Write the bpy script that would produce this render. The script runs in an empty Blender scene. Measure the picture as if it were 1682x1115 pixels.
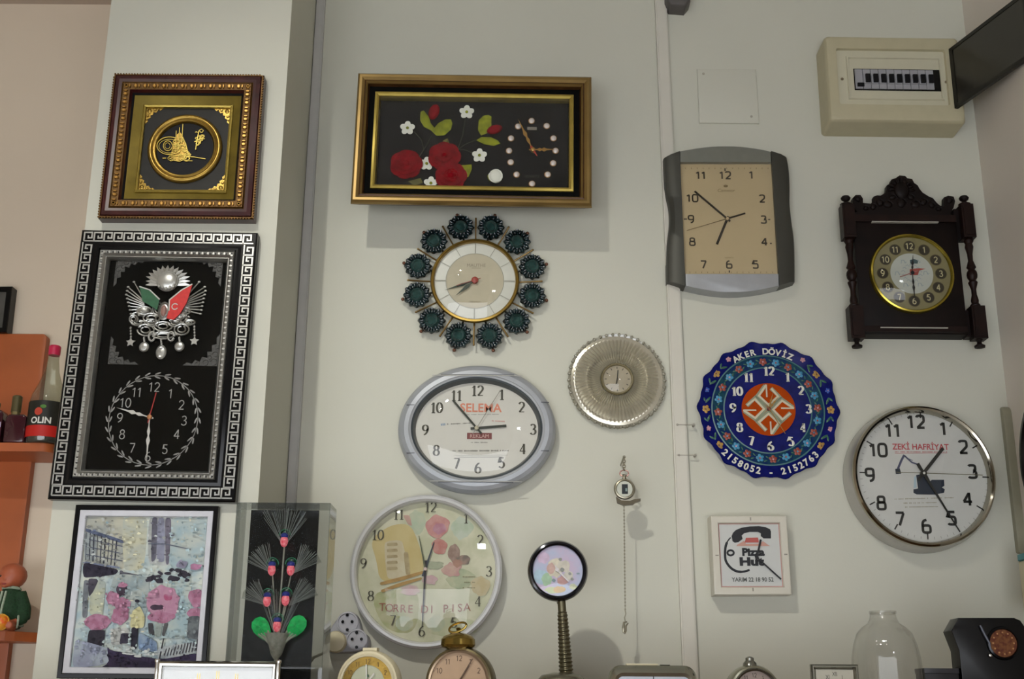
import bpy, math, random
from mathutils import Matrix, Vector
random.seed(7)
sc = bpy.context.scene
PI = math.pi

# ------------------------------------------------------------------ camera
F = 2000.0; CX, CY = 841.0, 557.5
D = 2.5                      # distance from the clock wall
CZ = 1.60                    # camera height
PITCH = math.radians(16.8); ROLL = math.radians(0.44)
cam_d = bpy.data.cameras.new('camera'); cam = bpy.data.objects.new('camera', cam_d)
sc.collection.objects.link(cam); sc.camera = cam
cam_d.sensor_width = 36; cam_d.lens = F / 1682 * 36; cam_d.clip_start = 0.02
R3 = (Matrix.Rotation(PI/2 + PITCH, 3, 'X') @ Matrix.Rotation(ROLL, 3, 'Z'))
cam.matrix_world = Matrix.Translation((0, -D, CZ)) @ R3.to_4x4()

def U(px, py, y=0.0):
    """photo pixel -> world (x, z) on the vertical plane at depth y"""
    d = R3 @ Vector(((px-CX)/F, -(py-CY)/F, -1.0))
    t = (y + D) / d.y
    return d.x*t, CZ + d.z*t

# ------------------------------------------------------------------ light
sc.view_settings.view_transform = 'Standard'; sc.view_settings.look = 'None'
sc.view_settings.gamma = 1.0; sc.view_settings.use_curve_mapping = False
sc.view_settings.exposure = 0.0
wd = bpy.data.worlds.new('shop_daylight'); sc.world = wd; wd.use_nodes = True
wd.node_tree.nodes['Background'].inputs[0].default_value = (0.92, 0.95, 1.0, 1)
wd.node_tree.nodes['Background'].inputs[1].default_value = 5.4

def aim(o, tgt):
    o.rotation_euler = (Vector(tgt) - o.location).to_track_quat('-Z', 'Y').to_euler()
def spot(name, loc, tgt, power, col, cone, blend, rad):
    l = bpy.data.lights.new(name, 'SPOT'); l.energy = power; l.color = col
    l.spot_size = math.radians(cone); l.spot_blend = blend; l.shadow_soft_size = rad
    o = bpy.data.objects.new(name, l); o.location = loc; sc.collection.objects.link(o); aim(o, tgt); return o
def area(name, loc, tgt, power, col, sx, sy):
    l = bpy.data.lights.new(name, 'AREA'); l.shape = 'RECTANGLE'; l.size = sx; l.size_y = sy
    l.energy = power; l.color = col
    o = bpy.data.objects.new(name, l); o.location = loc; sc.collection.objects.link(o); aim(o, tgt); return o
spot('spot_lamp', (-0.95, -2.95, CZ+2.45), (-0.15, 0, CZ+0.1), 168, (1.0, 0.97, 0.885), 39, 1.0, 0.045)
spot('spot_lamp', (-1.5, -4.3, CZ+2.75), (-1.0, 0, CZ+0.5), 8, (1.0, 0.95, 0.88), 60, 1.0, 0.05)
area('shop_window_lamp', (0.93, -3.15, CZ+1.2), (-0.45, 0, CZ+.3), 3, (0.93, 0.95, 1.0), 0.22, 0.14)

# ------------------------------------------------------------------ materials
def C(h):
    h = h.lstrip('#'); r = []
    for i in (0, 2, 4):
        c = int(h[i:i+2], 16)/255
        r.append(c/12.92 if c <= 0.04045 else ((c+0.055)/1.055)**2.4)
    return (*r, 1.0)
MATS = {}
def mat(name, col, rough=0.5, metal=0.0, var=0.0, vs=40, bump=0.0, bs=80, col2=None, spec=None, coat=0, trans=0.0, ior=1.45, emit=0):
    if name in MATS: return MATS[name]
    m = bpy.data.materials.new(name); m.use_nodes = True
    nt = m.node_tree; b = nt.nodes['Principled BSDF']
    c1 = C(col)
    b.inputs['Roughness'].default_value = rough; b.inputs['Metallic'].default_value = metal
    b.inputs['IOR'].default_value = ior
    if spec is not None: b.inputs['Specular IOR Level'].default_value = spec
    if coat: b.inputs['Coat Weight'].default_value = coat; b.inputs['Coat Roughness'].default_value = 0.08
    if trans: b.inputs['Transmission Weight'].default_value = trans
    tc = nt.nodes.new('ShaderNodeTexCoord')
    nz = nt.nodes.new('ShaderNodeTexNoise'); nz.inputs['Scale'].default_value = vs; nz.inputs['Detail'].default_value = 4
    nt.links.new(tc.outputs['Object'], nz.inputs['Vector'])
    cr = nt.nodes.new('ShaderNodeValToRGB'); nt.links.new(nz.outputs['Fac'], cr.inputs['Fac'])
    v = var or 0.03
    if col2:
        cr.color_ramp.elements[0].color = c1; cr.color_ramp.elements[1].color = C(col2)
        cr.color_ramp.elements[0].position = 0.38; cr.color_ramp.elements[1].position = 0.62
    else:
        cr.color_ramp.elements[0].color = tuple(max(0, x*(1-v)) for x in c1[:3])+(1,)
        cr.color_ramp.elements[1].color = tuple(min(1, x*(1+v)) for x in c1[:3])+(1,)
        cr.color_ramp.elements[0].position = 0.3; cr.color_ramp.elements[1].position = 0.7
    nt.links.new(cr.outputs['Color'], b.inputs['Base Color'])
    if emit:
        nt.links.new(cr.outputs['Color'], b.inputs['Emission Color']); b.inputs['Emission Strength'].default_value = emit
    if bump:
        n2 = nt.nodes.new('ShaderNodeTexNoise'); n2.inputs['Scale'].default_value = bs; n2.inputs['Detail'].default_value = 5
        nt.links.new(tc.outputs['Object'], n2.inputs['Vector'])
        bp = nt.nodes.new('ShaderNodeBump'); bp.inputs['Strength'].default_value = bump; bp.inputs['Distance'].default_value = 0.002
        nt.links.new(n2.outputs['Fac'], bp.inputs['Height']); nt.links.new(bp.outputs['Normal'], b.inputs['Normal'])
    MATS[name] = m; return m
def glassmat(name, tint='#ffffff', rough=0.0, base=0.035, body=0.0, bodycol='#cccccc', edge=0.96):
    """thin clear pane: transparent + mirror by facing angle (+ a little milky body)"""
    if name in MATS: return MATS[name]
    m = bpy.data.materials.new(name); m.use_nodes = True; nt = m.node_tree; nt.nodes.clear()
    o = nt.nodes.new('ShaderNodeOutputMaterial')
    tr = nt.nodes.new('ShaderNodeBsdfTransparent'); tr.inputs[0].default_value = C(tint)
    gl = nt.nodes.new('ShaderNodeBsdfGlossy'); gl.inputs['Roughness'].default_value = rough
    lw = nt.nodes.new('ShaderNodeLayerWeight'); lw.inputs['Blend'].default_value = 0.5
    pw = nt.nodes.new('ShaderNodeMath'); pw.operation = 'POWER'; pw.inputs[1].default_value = 5
    nt.links.new(lw.outputs['Facing'], pw.inputs[0])
    ma = nt.nodes.new('ShaderNodeMath'); ma.operation = 'MULTIPLY_ADD'; ma.inputs[1].default_value = edge; ma.inputs[2].default_value = base
    nt.links.new(pw.outputs[0], ma.inputs[0])
    mx = nt.nodes.new('ShaderNodeMixShader'); nt.links.new(ma.outputs[0], mx.inputs[0])
    src = tr.outputs[0]
    if body:
        df = nt.nodes.new('ShaderNodeBsdfPrincipled'); df.inputs['Base Color'].default_value = C(bodycol); df.inputs['Roughness'].default_value = 0.3
        mb = nt.nodes.new('ShaderNodeMixShader'); mb.inputs[0].default_value = body
        nt.links.new(tr.outputs[0], mb.inputs[1]); nt.links.new(df.outputs[0], mb.inputs[2]); src = mb.outputs[0]
    nt.links.new(src, mx.inputs[1]); nt.links.new(gl.outputs[0], mx.inputs[2]); nt.links.new(mx.outputs[0], o.inputs[0])
    MATS[name] = m; return m

wallm = mat('wall_paint', '#c9c9bb', 0.6, var=0.035, vs=2.2, bump=0.12, bs=60)
wallp = mat('wall_paint_bounce_tint', '#d3c4af', 0.6, var=0.03, vs=2.5, bump=0.12, bs=60)  # warm tint carries coloured bounce light in the base colour
wallr = mat('wall_paint_right', '#ded6cc', 0.6, var=0.03, vs=2.5, bump=0.1, bs=60)
ductm = mat('duct_paint', '#cfccc0', 0.45, var=0.03, vs=12)
black = mat('black_lacquer', '#0b0b0c', 0.22, var=0.1, spec=.3)
blackm = mat('black_matte', '#111113', 0.6, var=0.2, spec=.2)
dkink = mat('dark_ink', '#26261f', 0.6, var=0.15)
gold = mat('gold', '#94793a', 0.3, 0.85, var=0.15, vs=60, bump=0.15, bs=200)
goldb = mat('bright_gold', '#b5a050', 0.28, 0.75, var=0.12)
goldd = mat('old_gold', '#5f4420', 0.42, 0.6, var=0.25, vs=90, bump=0.4, bs=250)
olive = mat('olive_gold', '#6f5f22', 0.42, 0.6, var=0.2, vs=30)
maroon = mat('maroon_wood', '#3a1414', 0.3, var=0.3, vs=50, coat=0.3)
silver = mat('silver', '#a5a5a0', 0.28, 0.85, var=0.1, vs=80)
silvb = mat('bright_silver', '#bdbdb8', 0.3, 0.7, var=0.08)
silvp = mat('silver_plastic', '#a9adb2', 0.35, 0.35, var=0.04)
chrome = mat('chrome', '#cfcfcb', 0.08, 1.0)
white = mat('white_plastic', '#d6d5cd', 0.35, var=0.03)
cream = mat('cream_plastic', '#cfc6a6', 0.4, var=0.04)
glass = glassmat('clear_glass')

# ------------------------------------------------------------------ mesh builder (coordinates u right, v up, w towards the room)
class M:
    def __init__(s, k=1.0):
        s.k = k; s.v = []; s.f = []; s.fm = []; s.mats = []; s.cur = 0; s.xf = None; s.ang = 40
    def m(s, mt):
        if mt not in s.mats: s.mats.append(mt)
        s.cur = s.mats.index(mt); return s
    def add(s, vs, fs):
        b = len(s.v)
        if s.xf: vs = [s.xf(p) for p in vs]
        s.v += [tuple(p) for p in vs]
        for f in fs: s.f.append([b+i for i in f]); s.fm.append(s.cur)
        return s
    def poly(s, pts, w0, w1=None):
        n = len(pts)
        if w1 is None: return s.add([(a, b, w0) for a, b in pts], [list(range(n))])
        vs = [(a, b, w0) for a, b in pts] + [(a, b, w1) for a, b in pts]
        return s.add(vs, [list(range(n))[::-1], list(range(n, 2*n))] + [[i, (i+1) % n, n+(i+1) % n, n+i] for i in range(n)])
    def bevpoly(s, pts, w0, w1, b):
        """extruded outline whose front edge is rounded inwards by b (outline star-like about its centre)"""
        n = len(pts); cu = sum(p[0] for p in pts)/n; cv = sum(p[1] for p in pts)/n
        def sh(t):
            o = []
            for a, c in pts:
                L = math.hypot(a-cu, c-cv) or 1; q = 1 - t/L; o.append((cu+(a-cu)*q, cv+(c-cv)*q))
            return o
        rings = [[(a, c, w0) for a, c in pts], [(a, c, w1-b) for a, c in pts]]
        for i in range(1, 4):
            t = i/3*PI/2
            rings.append([(a, c, w1-b+b*math.sin(t)) for a, c in sh(b*(1-math.cos(t)))])
        return s.loft(rings, True, True)
    def loft(s, rings, cap0=False, cap1=False, closed=True):
        n = len(rings[0]); vs = [p for r in rings for p in r]; fs = []
        for i in range(len(rings)-1):
            for j in range(n if closed else n-1):
                a, b = i*n+j, i*n+(j+1) % n; fs.append([a, b, b+n, a+n])
        if cap0: fs.append(list(range(n))[::-1])
        if cap1: fs.append([(len(rings)-1)*n+j for j in range(n)])
        return s.add(vs, fs)
    def box(s, u0, v0, w0, u1, v1, w1):
        return s.poly([(u0, v0), (u1, v0), (u1, v1), (u0, v1)], w0, w1)
    def disc(s, cu, cv, r, w, rv=None, n=48, w1=None):
        rv = rv or r
        return s.poly([(cu+r*math.cos(2*PI*i/n), cv+rv*math.sin(2*PI*i/n)) for i in range(n)], w, w1)
    def ring(s, cu, cv, r0, r1, w, n=64, asp=1):
        a = [(cu+r0*math.cos(2*PI*i/n), cv+asp*r0*math.sin(2*PI*i/n), w) for i in range(n)]
        b = [(cu+r1*math.cos(2*PI*i/n), cv+asp*r1*math.sin(2*PI*i/n), w) for i in range(n)]
        return s.loft([a, b])
    def lathe(s, cu, cv, prof, n=64, asp=1.0, caps=(True, True), mod=None, dr=0):
        """prof (r, w) about the w axis; asp squashes v; dr: constant offset added to v radius"""
        rings = []
        for i, (r, w) in enumerate(prof):
            rg = []
            for j in range(n):
                t = 2*PI*j/n; rr, ww = (r, w) if not mod else mod(r, w, j, i)
                rg.append((cu+rr*math.cos(t), cv+(rr*asp+dr)*math.sin(t), ww))
            rings.append(rg)
        return s.loft(rings, caps[0], caps[1])
    def lathev(s, cu, cw, prof, n=28, caps=(True, True), mod=None):
        """prof (r, v) about the vertical axis"""
        rings = []
        for i, (r, v) in enumerate(prof):
            rings.append([(cu+r*math.cos(2*PI*j/n)*(mod(j, i) if mod else 1), v, cw+r*math.sin(2*PI*j/n)*(mod(j, i) if mod else 1)) for j in range(n)])
        return s.loft(rings, caps[0], caps[1])
    def tube(s, path, r, n=8, closed=False, caps=True):
        P = [Vector(p) for p in path]; N = len(P); rings = []
        rs = r if isinstance(r, (list, tuple)) else [r]*N
        up = Vector((0, 0, 1))
        for i in range(N):
            if closed: t = P[(i+1) % N]-P[i-1]
            else: t = P[min(i+1, N-1)]-P[max(i-1, 0)]
            t.normalize()
            a = t.cross(up)
            if a.length < 0.05: a = t.cross(Vector((1, 0, 0)))
            a.normalize(); b = t.cross(a)
            rings.append([tuple(P[i]+a*rs[i]*math.cos(2*PI*j/n)+b*rs[i]*math.sin(2*PI*j/n)) for j in range(n)])
        if closed: rings.append(rings[0]); return s.loft(rings)
        return s.loft(rings, caps, caps)
    def ell(s, c, r, n=12, m=8, rot=0):
        cr, sr = math.cos(rot), math.sin(rot)
        rings = []
        for i in range(1, m):
            t = PI*i/m; rg = []
            for j in range(n):
                p = 2*PI*j/n
                x, y, z = r[0]*math.sin(t)*math.cos(p), r[1]*math.sin(t)*math.sin(p), r[2]*math.cos(t)
                rg.append((c[0]+x*cr-y*sr, c[1]+x*sr+y*cr, c[2]+z))
            rings.append(rg)
        return s.loft(rings, True, True)
    def frame(s, W, H, prof, mts=None):
        """mitred moulding, prof = [(inset, w)], outer rectangle W x H centred; mts: material per band"""
        for i in range(len(prof)-1):
            if mts: s.m(mts[min(i, len(mts)-1)])
            rr = []
            for ins, w in prof[i:i+2]:
                a, b = W/2-ins, H/2-ins; rr.append([(-a, -b, w), (a, -b, w), (a, b, w), (-a, b, w)])
            s.loft(rr)
        return s
    def ribbon(s, pts, wd, w, closed=False, contrast=0.0, caps=False):
        n = len(pts); L = []; Rr = []
        for i in range(n):
            if closed: a, b = pts[i-1], pts[(i+1) % n]
            else: a, b = pts[max(i-1, 0)], pts[min(i+1, n-1)]
            dx, dy = b[0]-a[0], b[1]-a[1]; l = math.hypot(dx, dy) or 1; dx /= l; dy /= l
            # mitre correction
            mi = 1.0
            if closed or 0 < i < n-1:
                p, q = pts[i-1], pts[(i+1) % n]
                e1 = (pts[i][0]-p[0], pts[i][1]-p[1]); e2 = (q[0]-pts[i][0], q[1]-pts[i][1])
                l1 = math.hypot(*e1) or 1; l2 = math.hypot(*e2) or 1
                c = (e1[0]*e2[0]+e1[1]*e2[1])/(l1*l2); mi = 1/max(0.45, math.sqrt(max(0, (1+c)/2)))
            h = (wd[i] if isinstance(wd, (list, tuple)) else wd)/2
            if contrast: h *= (1-contrast)+contrast*abs(dy)**1.2*1.25
            h *= mi
            L.append((pts[i][0]-dy*h, pts[i][1]+dx*h, w)); Rr.append((pts[i][0]+dy*h, pts[i][1]-dx*h, w))
        vs = L+Rr; fs = [[i, i+1, n+i+1, n+i] for i in range(n-1)]
        if closed: fs.append([n-1, 0, n, 2*n-1])
        return s.add(vs, fs)
    def text(s, txt, u, v, size, w, rot=0.0, asp=1.0, align='C', th=0.0, bold=0.0, shear=0.0):
        cu = bpy.data.curves.new('t', 'FONT'); cu.body = txt; cu.size = 1; cu.resolution_u = 3; cu.offset = bold; cu.shear = shear
        o = bpy.data.objects.new('t', cu); sc.collection.objects.link(o)
        dg = bpy.context.evaluated_depsgraph_get(); me = bpy.data.meshes.new_from_object(o.evaluated_get(dg))
        vs = [tuple(x.co) for x in me.vertices]; fs = [list(p.vertices) for p in me.polygons]
        bpy.data.objects.remove(o); bpy.data.curves.remove(cu); bpy.data.meshes.remove(me)
        if not vs: return s
        x0 = min(p[0] for p in vs); x1 = max(p[0] for p in vs)
        h = 0.70; c, d = math.cos(rot), math.sin(rot)
        off = (x0+x1)/2 if align == 'C' else x0
        out = []
        for p in vs:
            a = (p[0]-off)*size/h*asp; b = (p[1]-h/2)*size/h
            out.append((u+a*c-b*d, v+a*d+b*c, w))
        return s.add(out, fs)
    def build(s, name, parent=None, smooth=True):
        me = bpy.data.meshes.new(name)
        k = s.k
        me.from_pydata([(p[0]*k, -p[2]*k, p[1]*k) for p in s.v], [], s.f)
        for mt in s.mats: me.materials.append(mt)
        me.polygons.foreach_set('material_index', s.fm)
        import bmesh
        bm = bmesh.new(); bm.from_mesh(me); bmesh.ops.recalc_face_normals(bm, faces=bm.faces); bm.to_mesh(me); bm.free()
        if smooth:
            me.polygons.foreach_set('use_smooth', [True]*len(me.polygons)); me.set_sharp_from_angle(angle=math.radians(s.ang))
        me.update()
        o = bpy.data.objects.new(name, me); sc.collection.objects.link(o)
        if parent is not None: o.parent = parent
        return o

# ------------------------------------------------------------------ digits drawn as strokes
def arc(cx, cy, rx, ry, a0, a1, n=14, e=2.0):
    o = []
    for i in range(n+1):
        t = math.radians(a0+(a1-a0)*i/n); c, d = math.cos(t), math.sin(t)
        o.append((cx+rx*math.copysign(abs(c)**(2/e), c), cy+ry*math.copysign(abs(d)**(2/e), d)))
    return o
def dig(ch, e=2.0, serif=False):
    if ch == '0': return [(arc(.3, .5, .25, .46, 0, 345, 22, e), True)]
    if ch == '1':
        s = [([(.34, .97), (.34, .02)], False), ([(.12, .77), (.22, .83), (.33, .93)], False)]
        if serif: s.append(([(.16, .02), (.52, .02)], False))
        return s
    if ch == '2': return [(arc(.3, .70, .23, .26, 165, -30, 12, e)+[(.09, .04)], False), ([(.06, .05), (.30, .05), (.55, .05)], False)]
    if ch == '3': return [(arc(.29, .745, .21, .215, 155, -80, 12, e)+arc(.29, .275, .25, .245, 85, -155, 14, e), False)]
    if ch == '4': return [([(.43, .02), (.43, .97)], False), ([(.42, .93), (.06, .31)], False), ([(.03, .30), (.3, .30), (.58, .30)], False)]
    if ch == '5': return [([(.51, .95), (.16, .95)]+arc(.29, .32, .24, .28, 130, -150, 14, e), False)]
    if ch == '6': return [(arc(.3, .30, .24, .26, 0, 345, 18, e), True), (arc(.52, .34, .46, .62, 178, 100, 8, e), False)]
    if ch == '7': return [([(.05, .95), (.3, .95), (.56, .95)], False), ([(.54, .93), (.24, .02)], False)]
    if ch == '8': return [(arc(.3, .74, .2, .21, 0, 345, 16, e), True), (arc(.3, .28, .245, .25, 0, 345, 18, e), True)]
    if ch == '9': return [(arc(.3, .69, .24, .26, 0, 345, 18, e), True), (arc(.08, .66, .46, .62, -2, -80, 8, e), False)]
    return []
def number(m, txt, u, v, h, w, wt=0.12, e=2.0, serif=False, asp=1.0, gap=0.70):
    n = len(txt); tot = sum(.46 if c == '1' else .62 for c in txt)+.08*(n-1)
    x = -tot/2
    for c in txt:
        adv = .46 if c == '1' else .62
        ox = x-(.08 if c == '1' else 0)
        for pts, cl in dig(c, e, serif):
            P = [(u+(ox+p[0])*h*asp, v+(p[1]-.5)*h) for p in pts]
            hz = serif and (pts[0][1] == pts[-1][1] or pts[0][0] in (.12, .42)) and not cl
            m.ribbon(P, wt*h*(.45 if hz else 1), w, cl, contrast=0.6 if serif and not hz else 0.0)
        x += adv+.08

# ------------------------------------------------------------------ things
def tag(o, label, cat, group=None):
    o['label'] = label; o['category'] = cat
    if group: o['group'] = group
    return o
def struct(o): o['kind'] = 'structure'; return o

class Item:
    """a thing; local units are photo pixels at its own depth"""
    def __init__(s, name, label, cat, px, py, ys=0.0, w=0.0, group=None, k=None, yaw=0.0, roll=0.0):
        a = U(px-50, py, ys)[0]; b = U(px+50, py, ys)[0]; s.k = k or (b-a)/100
        s.ys = ys; x, z = U(px, py, ys-w*s.k)
        s.x, s.z = x, z
        s.root = bpy.data.objects.new(name, None); sc.collection.objects.link(s.root)
        s.root.empty_display_size = 0.02
        s.root.location = (x, ys, z); s.root.rotation_euler = (0, roll, yaw); s.roll = roll
        tag(s.root, label, cat, group)
    def L(s, px, py, w=0.0):
        x, z = U(px, py, s.ys-w*s.k); a, b = (x-s.x)/s.k, (z-s.z)/s.k
        c, d = math.cos(s.roll), math.sin(s.roll)
        return a*c-b*d, a*d+b*c
    def M(s): return M(s.k)
def rect(name, label, cat, cs, ys, w, group=None):
    """thing whose front rectangle is seen at photo corners cs (TL, TR, BR, BL)"""
    cx = sum(c[0] for c in cs)/4; cy = sum(c[1] for c in cs)/4
    it = Item(name, label, cat, cx, cy, ys, w, group)
    P = [it.L(c[0], c[1], w) for c in cs]
    it.W = (math.dist(P[0], P[1])+math.dist(P[3], P[2]))/2
    it.H = (math.dist(P[0], P[3])+math.dist(P[1], P[2]))/2
    roll = sum([-(P[1][1]-P[0][1])/it.W, -(P[2][1]-P[3][1])/it.W, (P[0][0]-P[3][0])/it.H, (P[1][0]-P[2][0])/it.H])/4
    mu = sum(p[0] for p in P)/4; mv = sum(p[1] for p in P)/4
    it.x += mu*it.k; it.z += mv*it.k; it.roll = roll
    it.root.location = (it.x, ys, it.z); it.root.rotation_euler = (0, roll, 0)
    print('RECT', name, round(it.W), round(it.H), 'roll', round(math.degrees(roll), 2))
    return it
def Zf(ox, oy, s): return lambda x, y: (ox+x/s, oy+y/s)

def hand(it, name, c, tip, w, width, mt, tail=0.0, shape='bar', th=0.8):
    m = it.M().m(mt)
    du, dv = tip[0]-c[0], tip[1]-c[1]; L = math.hypot(du, dv); du /= L; dv /= L
    def P(t, s_): return (c[0]+du*t-dv*s_, c[1]+dv*t+du*s_)
    h = width/2
    if shape == 'bar': pts = [P(-tail, h), P(-tail, -h), P(L, -h), P(L, h)]
    elif shape == 'taper': pts = [P(-tail, h*1.2), P(-tail, -h*1.2), P(0, -h), P(L, -h*.35), P(L, h*.35), P(0, h)]
    elif shape == 'lance': pts = [P(-tail, h*.6), P(-tail, -h*.6), P(L*.25, -h*.5), P(L*.42, -h*1.4), P(L*.62, -h*.8), P(L, 0), P(L*.62, h*.8), P(L*.42, h*1.4), P(L*.25, h*.5)]
    elif shape == 'ornate':
        pts = [P(-tail, h*.5), P(-tail, -h*.5), P(L*.2, -h*.4), P(L*.32, -h*1.3), P(L*.42, -h*.5), P(L*.52, -h*1.6), P(L*.64, -h*.6), P(L*.8, -h*.4), P(L, 0),
               P(L*.8, h*.4), P(L*.64, h*.6), P(L*.52, h*1.6), P(L*.42, h*.5), P(L*.32, h*1.3), P(L*.2, h*.4)]
    m.poly(pts, w, w+th)
    return m.build(name, it.root)
# ------------------------------------------------------------------ the room
P0 = 0.28                                    # how far the column stands out
Xc_r = U(431, 740, -P0)[0]                    # column right edge
P0x = U(481, 0, -P0)[0]
Xcol_r = (U(481, 0, -P0)[0]+U(423, 820, -P0)[0])/2
Xcol_l = (U(185, 0, -P0)[0]+U(55, 1115, -P0)[0]+U(103, 650, -P0)[0])/3
XR = (U(1578, 0)[0]+U(1612, 300)[0]+U(1656, 640)[0])/3
XL = -3.0; YB = -5.2; ZC = 4.75
print('COL', Xcol_l, Xcol_r, 'XR', XR)
def wbox(name, x0, x1, y0, y1, z0, z1, mt):
    m = M(1).m(mt)
    m.add([(x, z, -y) for x in (x0, x1) for y in (y0, y1) for z in (z0, z1)],
          [[0, 1, 3, 2], [4, 6, 7, 5], [0, 4, 5, 1], [2, 3, 7, 6], [0, 2, 6, 4], [1, 5, 7, 3]])
    return m.build(name, None, False)
struct(wbox('wall_back', Xcol_l+.1, XR+0.1, 0, 0.1, 0, ZC, wallm))
struct(wbox('wall_back_left', XL, Xcol_l+.1, 0, 0.1, 0, ZC, wallp))
struct(wbox('wall_right', XR, XR+0.1, YB, 0, 0, ZC, wallr))
struct(wbox('wall_left', XL-0.1, XL, YB, 0.1, 0, ZC, wallp))
struct(wbox('wall_front_blocker', XL-.1, XR+.1, YB-.1, YB, 1.80, ZC, mat('front_blocker_grey', '#8a8378', 0.7, var=0.03)))  # added out of view to keep the bright opening out of glass reflections
struct(wbox('wall_column', Xcol_l, Xcol_r, -P0, 0, 0, ZC, wallm))
struct(wbox('floor', XL, XR, YB, 0, -0.05, 0, mat('floor_tile', '#8d8579', 0.35, var=0.08, vs=6)))
struct(wbox('ceiling', XL, XR, YB, 0, ZC, ZC+0.05, mat('ceiling_paint', '#cfcdc6', 0.7, var=0.02)))
zt = U(90, 7)[1]
struct(wbox('trim_1', XL, Xcol_l, -0.10, 0, zt, zt+0.35, mat('soffit_paint', '#b5a596', 0.6, var=0.03)))
def duct(name, pts, d, mt):
    """vertical cable duct on the back wall: pts = four photo corners"""
    q = [U(x, y, -d) for x, y in pts]
    # carry the duct from the floor to the ceiling along its own line
    def ext(a, b, z): t = (z-a[1])/(b[1]-a[1]); return (a[0]+(b[0]-a[0])*t, z)
    P = [ext(q[0], q[3], ZC-.01), ext(q[1], q[2], ZC-.01), ext(q[1], q[2], 0.01), ext(q[0], q[3], 0.01)]
    m = M(1).m(mt)
    n = 4; c = 0.003
    m.poly([(p[0], p[1]) for p in P], 0.0005, d-c)
    m.poly([(P[0][0]+c, P[0][1]), (P[1][0]-c, P[1][1]), (P[2][0]-c, P[2][1]), (P[3][0]+c, P[3][1])], d-c, d)
    return struct(m.build(name, None, False))
gd = mat('duct_shade_grey', '#b7b6b3', 0.4, var=0.03)  # white duct: shade from the column is put into this grey
x515 = Xcol_r+0.001
m = M(1).m(gd); dw = abs(U(530, 0)[0]-U(516, 0)[0])
m.box(x515, 0.01, 0.0005, x515+dw, ZC-.01, 0.012); m.box(x515+.002, 0.01, 0.012, x515+dw-.002, ZC-.01, 0.015)
struct(m.build('trim_2', None, False))
dt = duct('trim_3', [(1077, 20), (1096, 20), (1147, 1100), (1122, 1100)], 0.014, ductm)

for yy in (697, 747):
    for xx in (1113, 1140):
        a_, b_ = U(xx+(yy-697)*.05, yy, -.016); m = M(1).m(mat('screw_grey', '#a09c90', 0.5)); m.lathe(a_, b_,  [(.0026, .001 if xx > 1130 else .0135), (.0026, .015), (.0015, .016)], 12); m.build('clip_screw', dt)
    a_, b_ = U(1112, yy, -.016); c_, d_ = U(1141, yy, -.016); m = M(1).m(mat('clip_grey', '#a9a598', .5)); m.box(a_, b_-.0007, .013, c_, b_+.0007, .0155); m.build('clip_band', dt)
# junction cover on the wall
it = rect('wall_cover_plate', 'flat square cover plate painted over on the wall beside the fuse box', 'cover plate', [(1144, 112), (1241, 115), (1248, 203), (1150, 201)], 0, 4)
m = it.M().m(wallm); W, H = it.W, it.H
m.bevpoly([(-W/2, -H/2), (W/2, -H/2), (W/2, H/2), (-W/2, H/2)], 0, 4, 1.5).build('cover', it.root)
for a, b in ((-W/2+10, H/2-9), (W/2-12, -H/2+12)):
    it.M().m(MATS['screw_grey']).lathe(a, b, [(2.2, 3.9), (2.2, 4.5), (1.2, 4.8)], 12).build('screw', it.root)

# grey fitting high on the wall
it = Item('wall_fitting', 'small dark grey fitting at the ceiling end of the painted duct', 'wall fitting', 1113, 2, 0, 20)
m = it.M().m(mat('fitting_grey', '#5c5856', 0.5, var=0.1))
pp = [(-20, 0), (-13, -12), (12, -14), (20, -4), (20, 34), (-20, 34)]
m.bevpoly(pp, 0, 30, 5).build('housing', it.root)
it.M().m(blackm).box(-19, -2, 30, 16, 6, 32).build('slot', it.root)

# ------------------------------------------------------------------ gold calligraphy picture (on the column)
YC = -P0
it = rect('framed_calligraphy', 'square gilt and maroon frame holding gold calligraphy in a gold ring', 'picture', [(188, 121), (434, 120), (415, 358), (158, 357)], YC, 24)
W, H = it.W, it.H
m = it.M(); m.ang = 30
m.frame(W, H, [(0, 0), (0, 19), (1.5, 22), (3, 22), (4, 20), (5, 23), (11, 25), (16, 24), (18, 22), (19, 25), (30, 24), (33, 18), (36, 15)],
        [maroon, goldd, goldd, maroon, maroon, maroon, maroon, goldd, goldd, goldd, maroon, blackm])
m.m(maroon).box(-W/2+1, -H/2+1, 0, W/2-1, H/2-1, 3)
m.m(goldd)
for sx in (0, 1):                              # rope beading round the outside, carved beads on the gilt band
    L = H if sx else W
    for i in range(int(L/4.6)):
        t = -L/2+4.6*i+2
        for sg in (-1, 1):
            a, b = (sg*(W/2-.6), t) if sx else (t, sg*(H/2-.6))
            m.ell((a, b, 20.5), (1.9, 1.9, 2.2), 6, 4)
carve = mat('carved_gold', '#a27a3e', 0.35, 0.75, var=0.2)
m.m(carve)
for sx in (0, 1):
    L = (H if sx else W)-48; n = int(L/14.5)
    for i in range(n+1):
        t = -L/2+L*i/n
        for sg in (-1, 1):
            a, b = (sg*(W/2-24), t) if sx else (t, sg*(H/2-24))
            m.ell((a, b, 25.0), ((4.4, 3.2, 2.6) if sx else (3.4, 4.4, 2.6)), 8, 5)
            a, b = (sg*(W/2-24), t+6) if sx else (t+6, sg*(H/2-24))
            if i < n: m.ell((a, b, 25.5), ((4.2, 1.3, 2) if sx else (1.3, 4.2, 2)), 6, 4)
m.build('frame', it.root)
m = it.M(); m.frame(W, H, [(35, 14.9), (37, 14), (50, 7), (50, 10), (52, 11.5), (54.5, 10), (54.5, 5)], [olive, olive, goldb, goldb, goldb, goldb]).build('liner', it.root)
panel = mat('slate_panel', '#2b2a27', 0.5, var=0.15, spec=.25)
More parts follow.
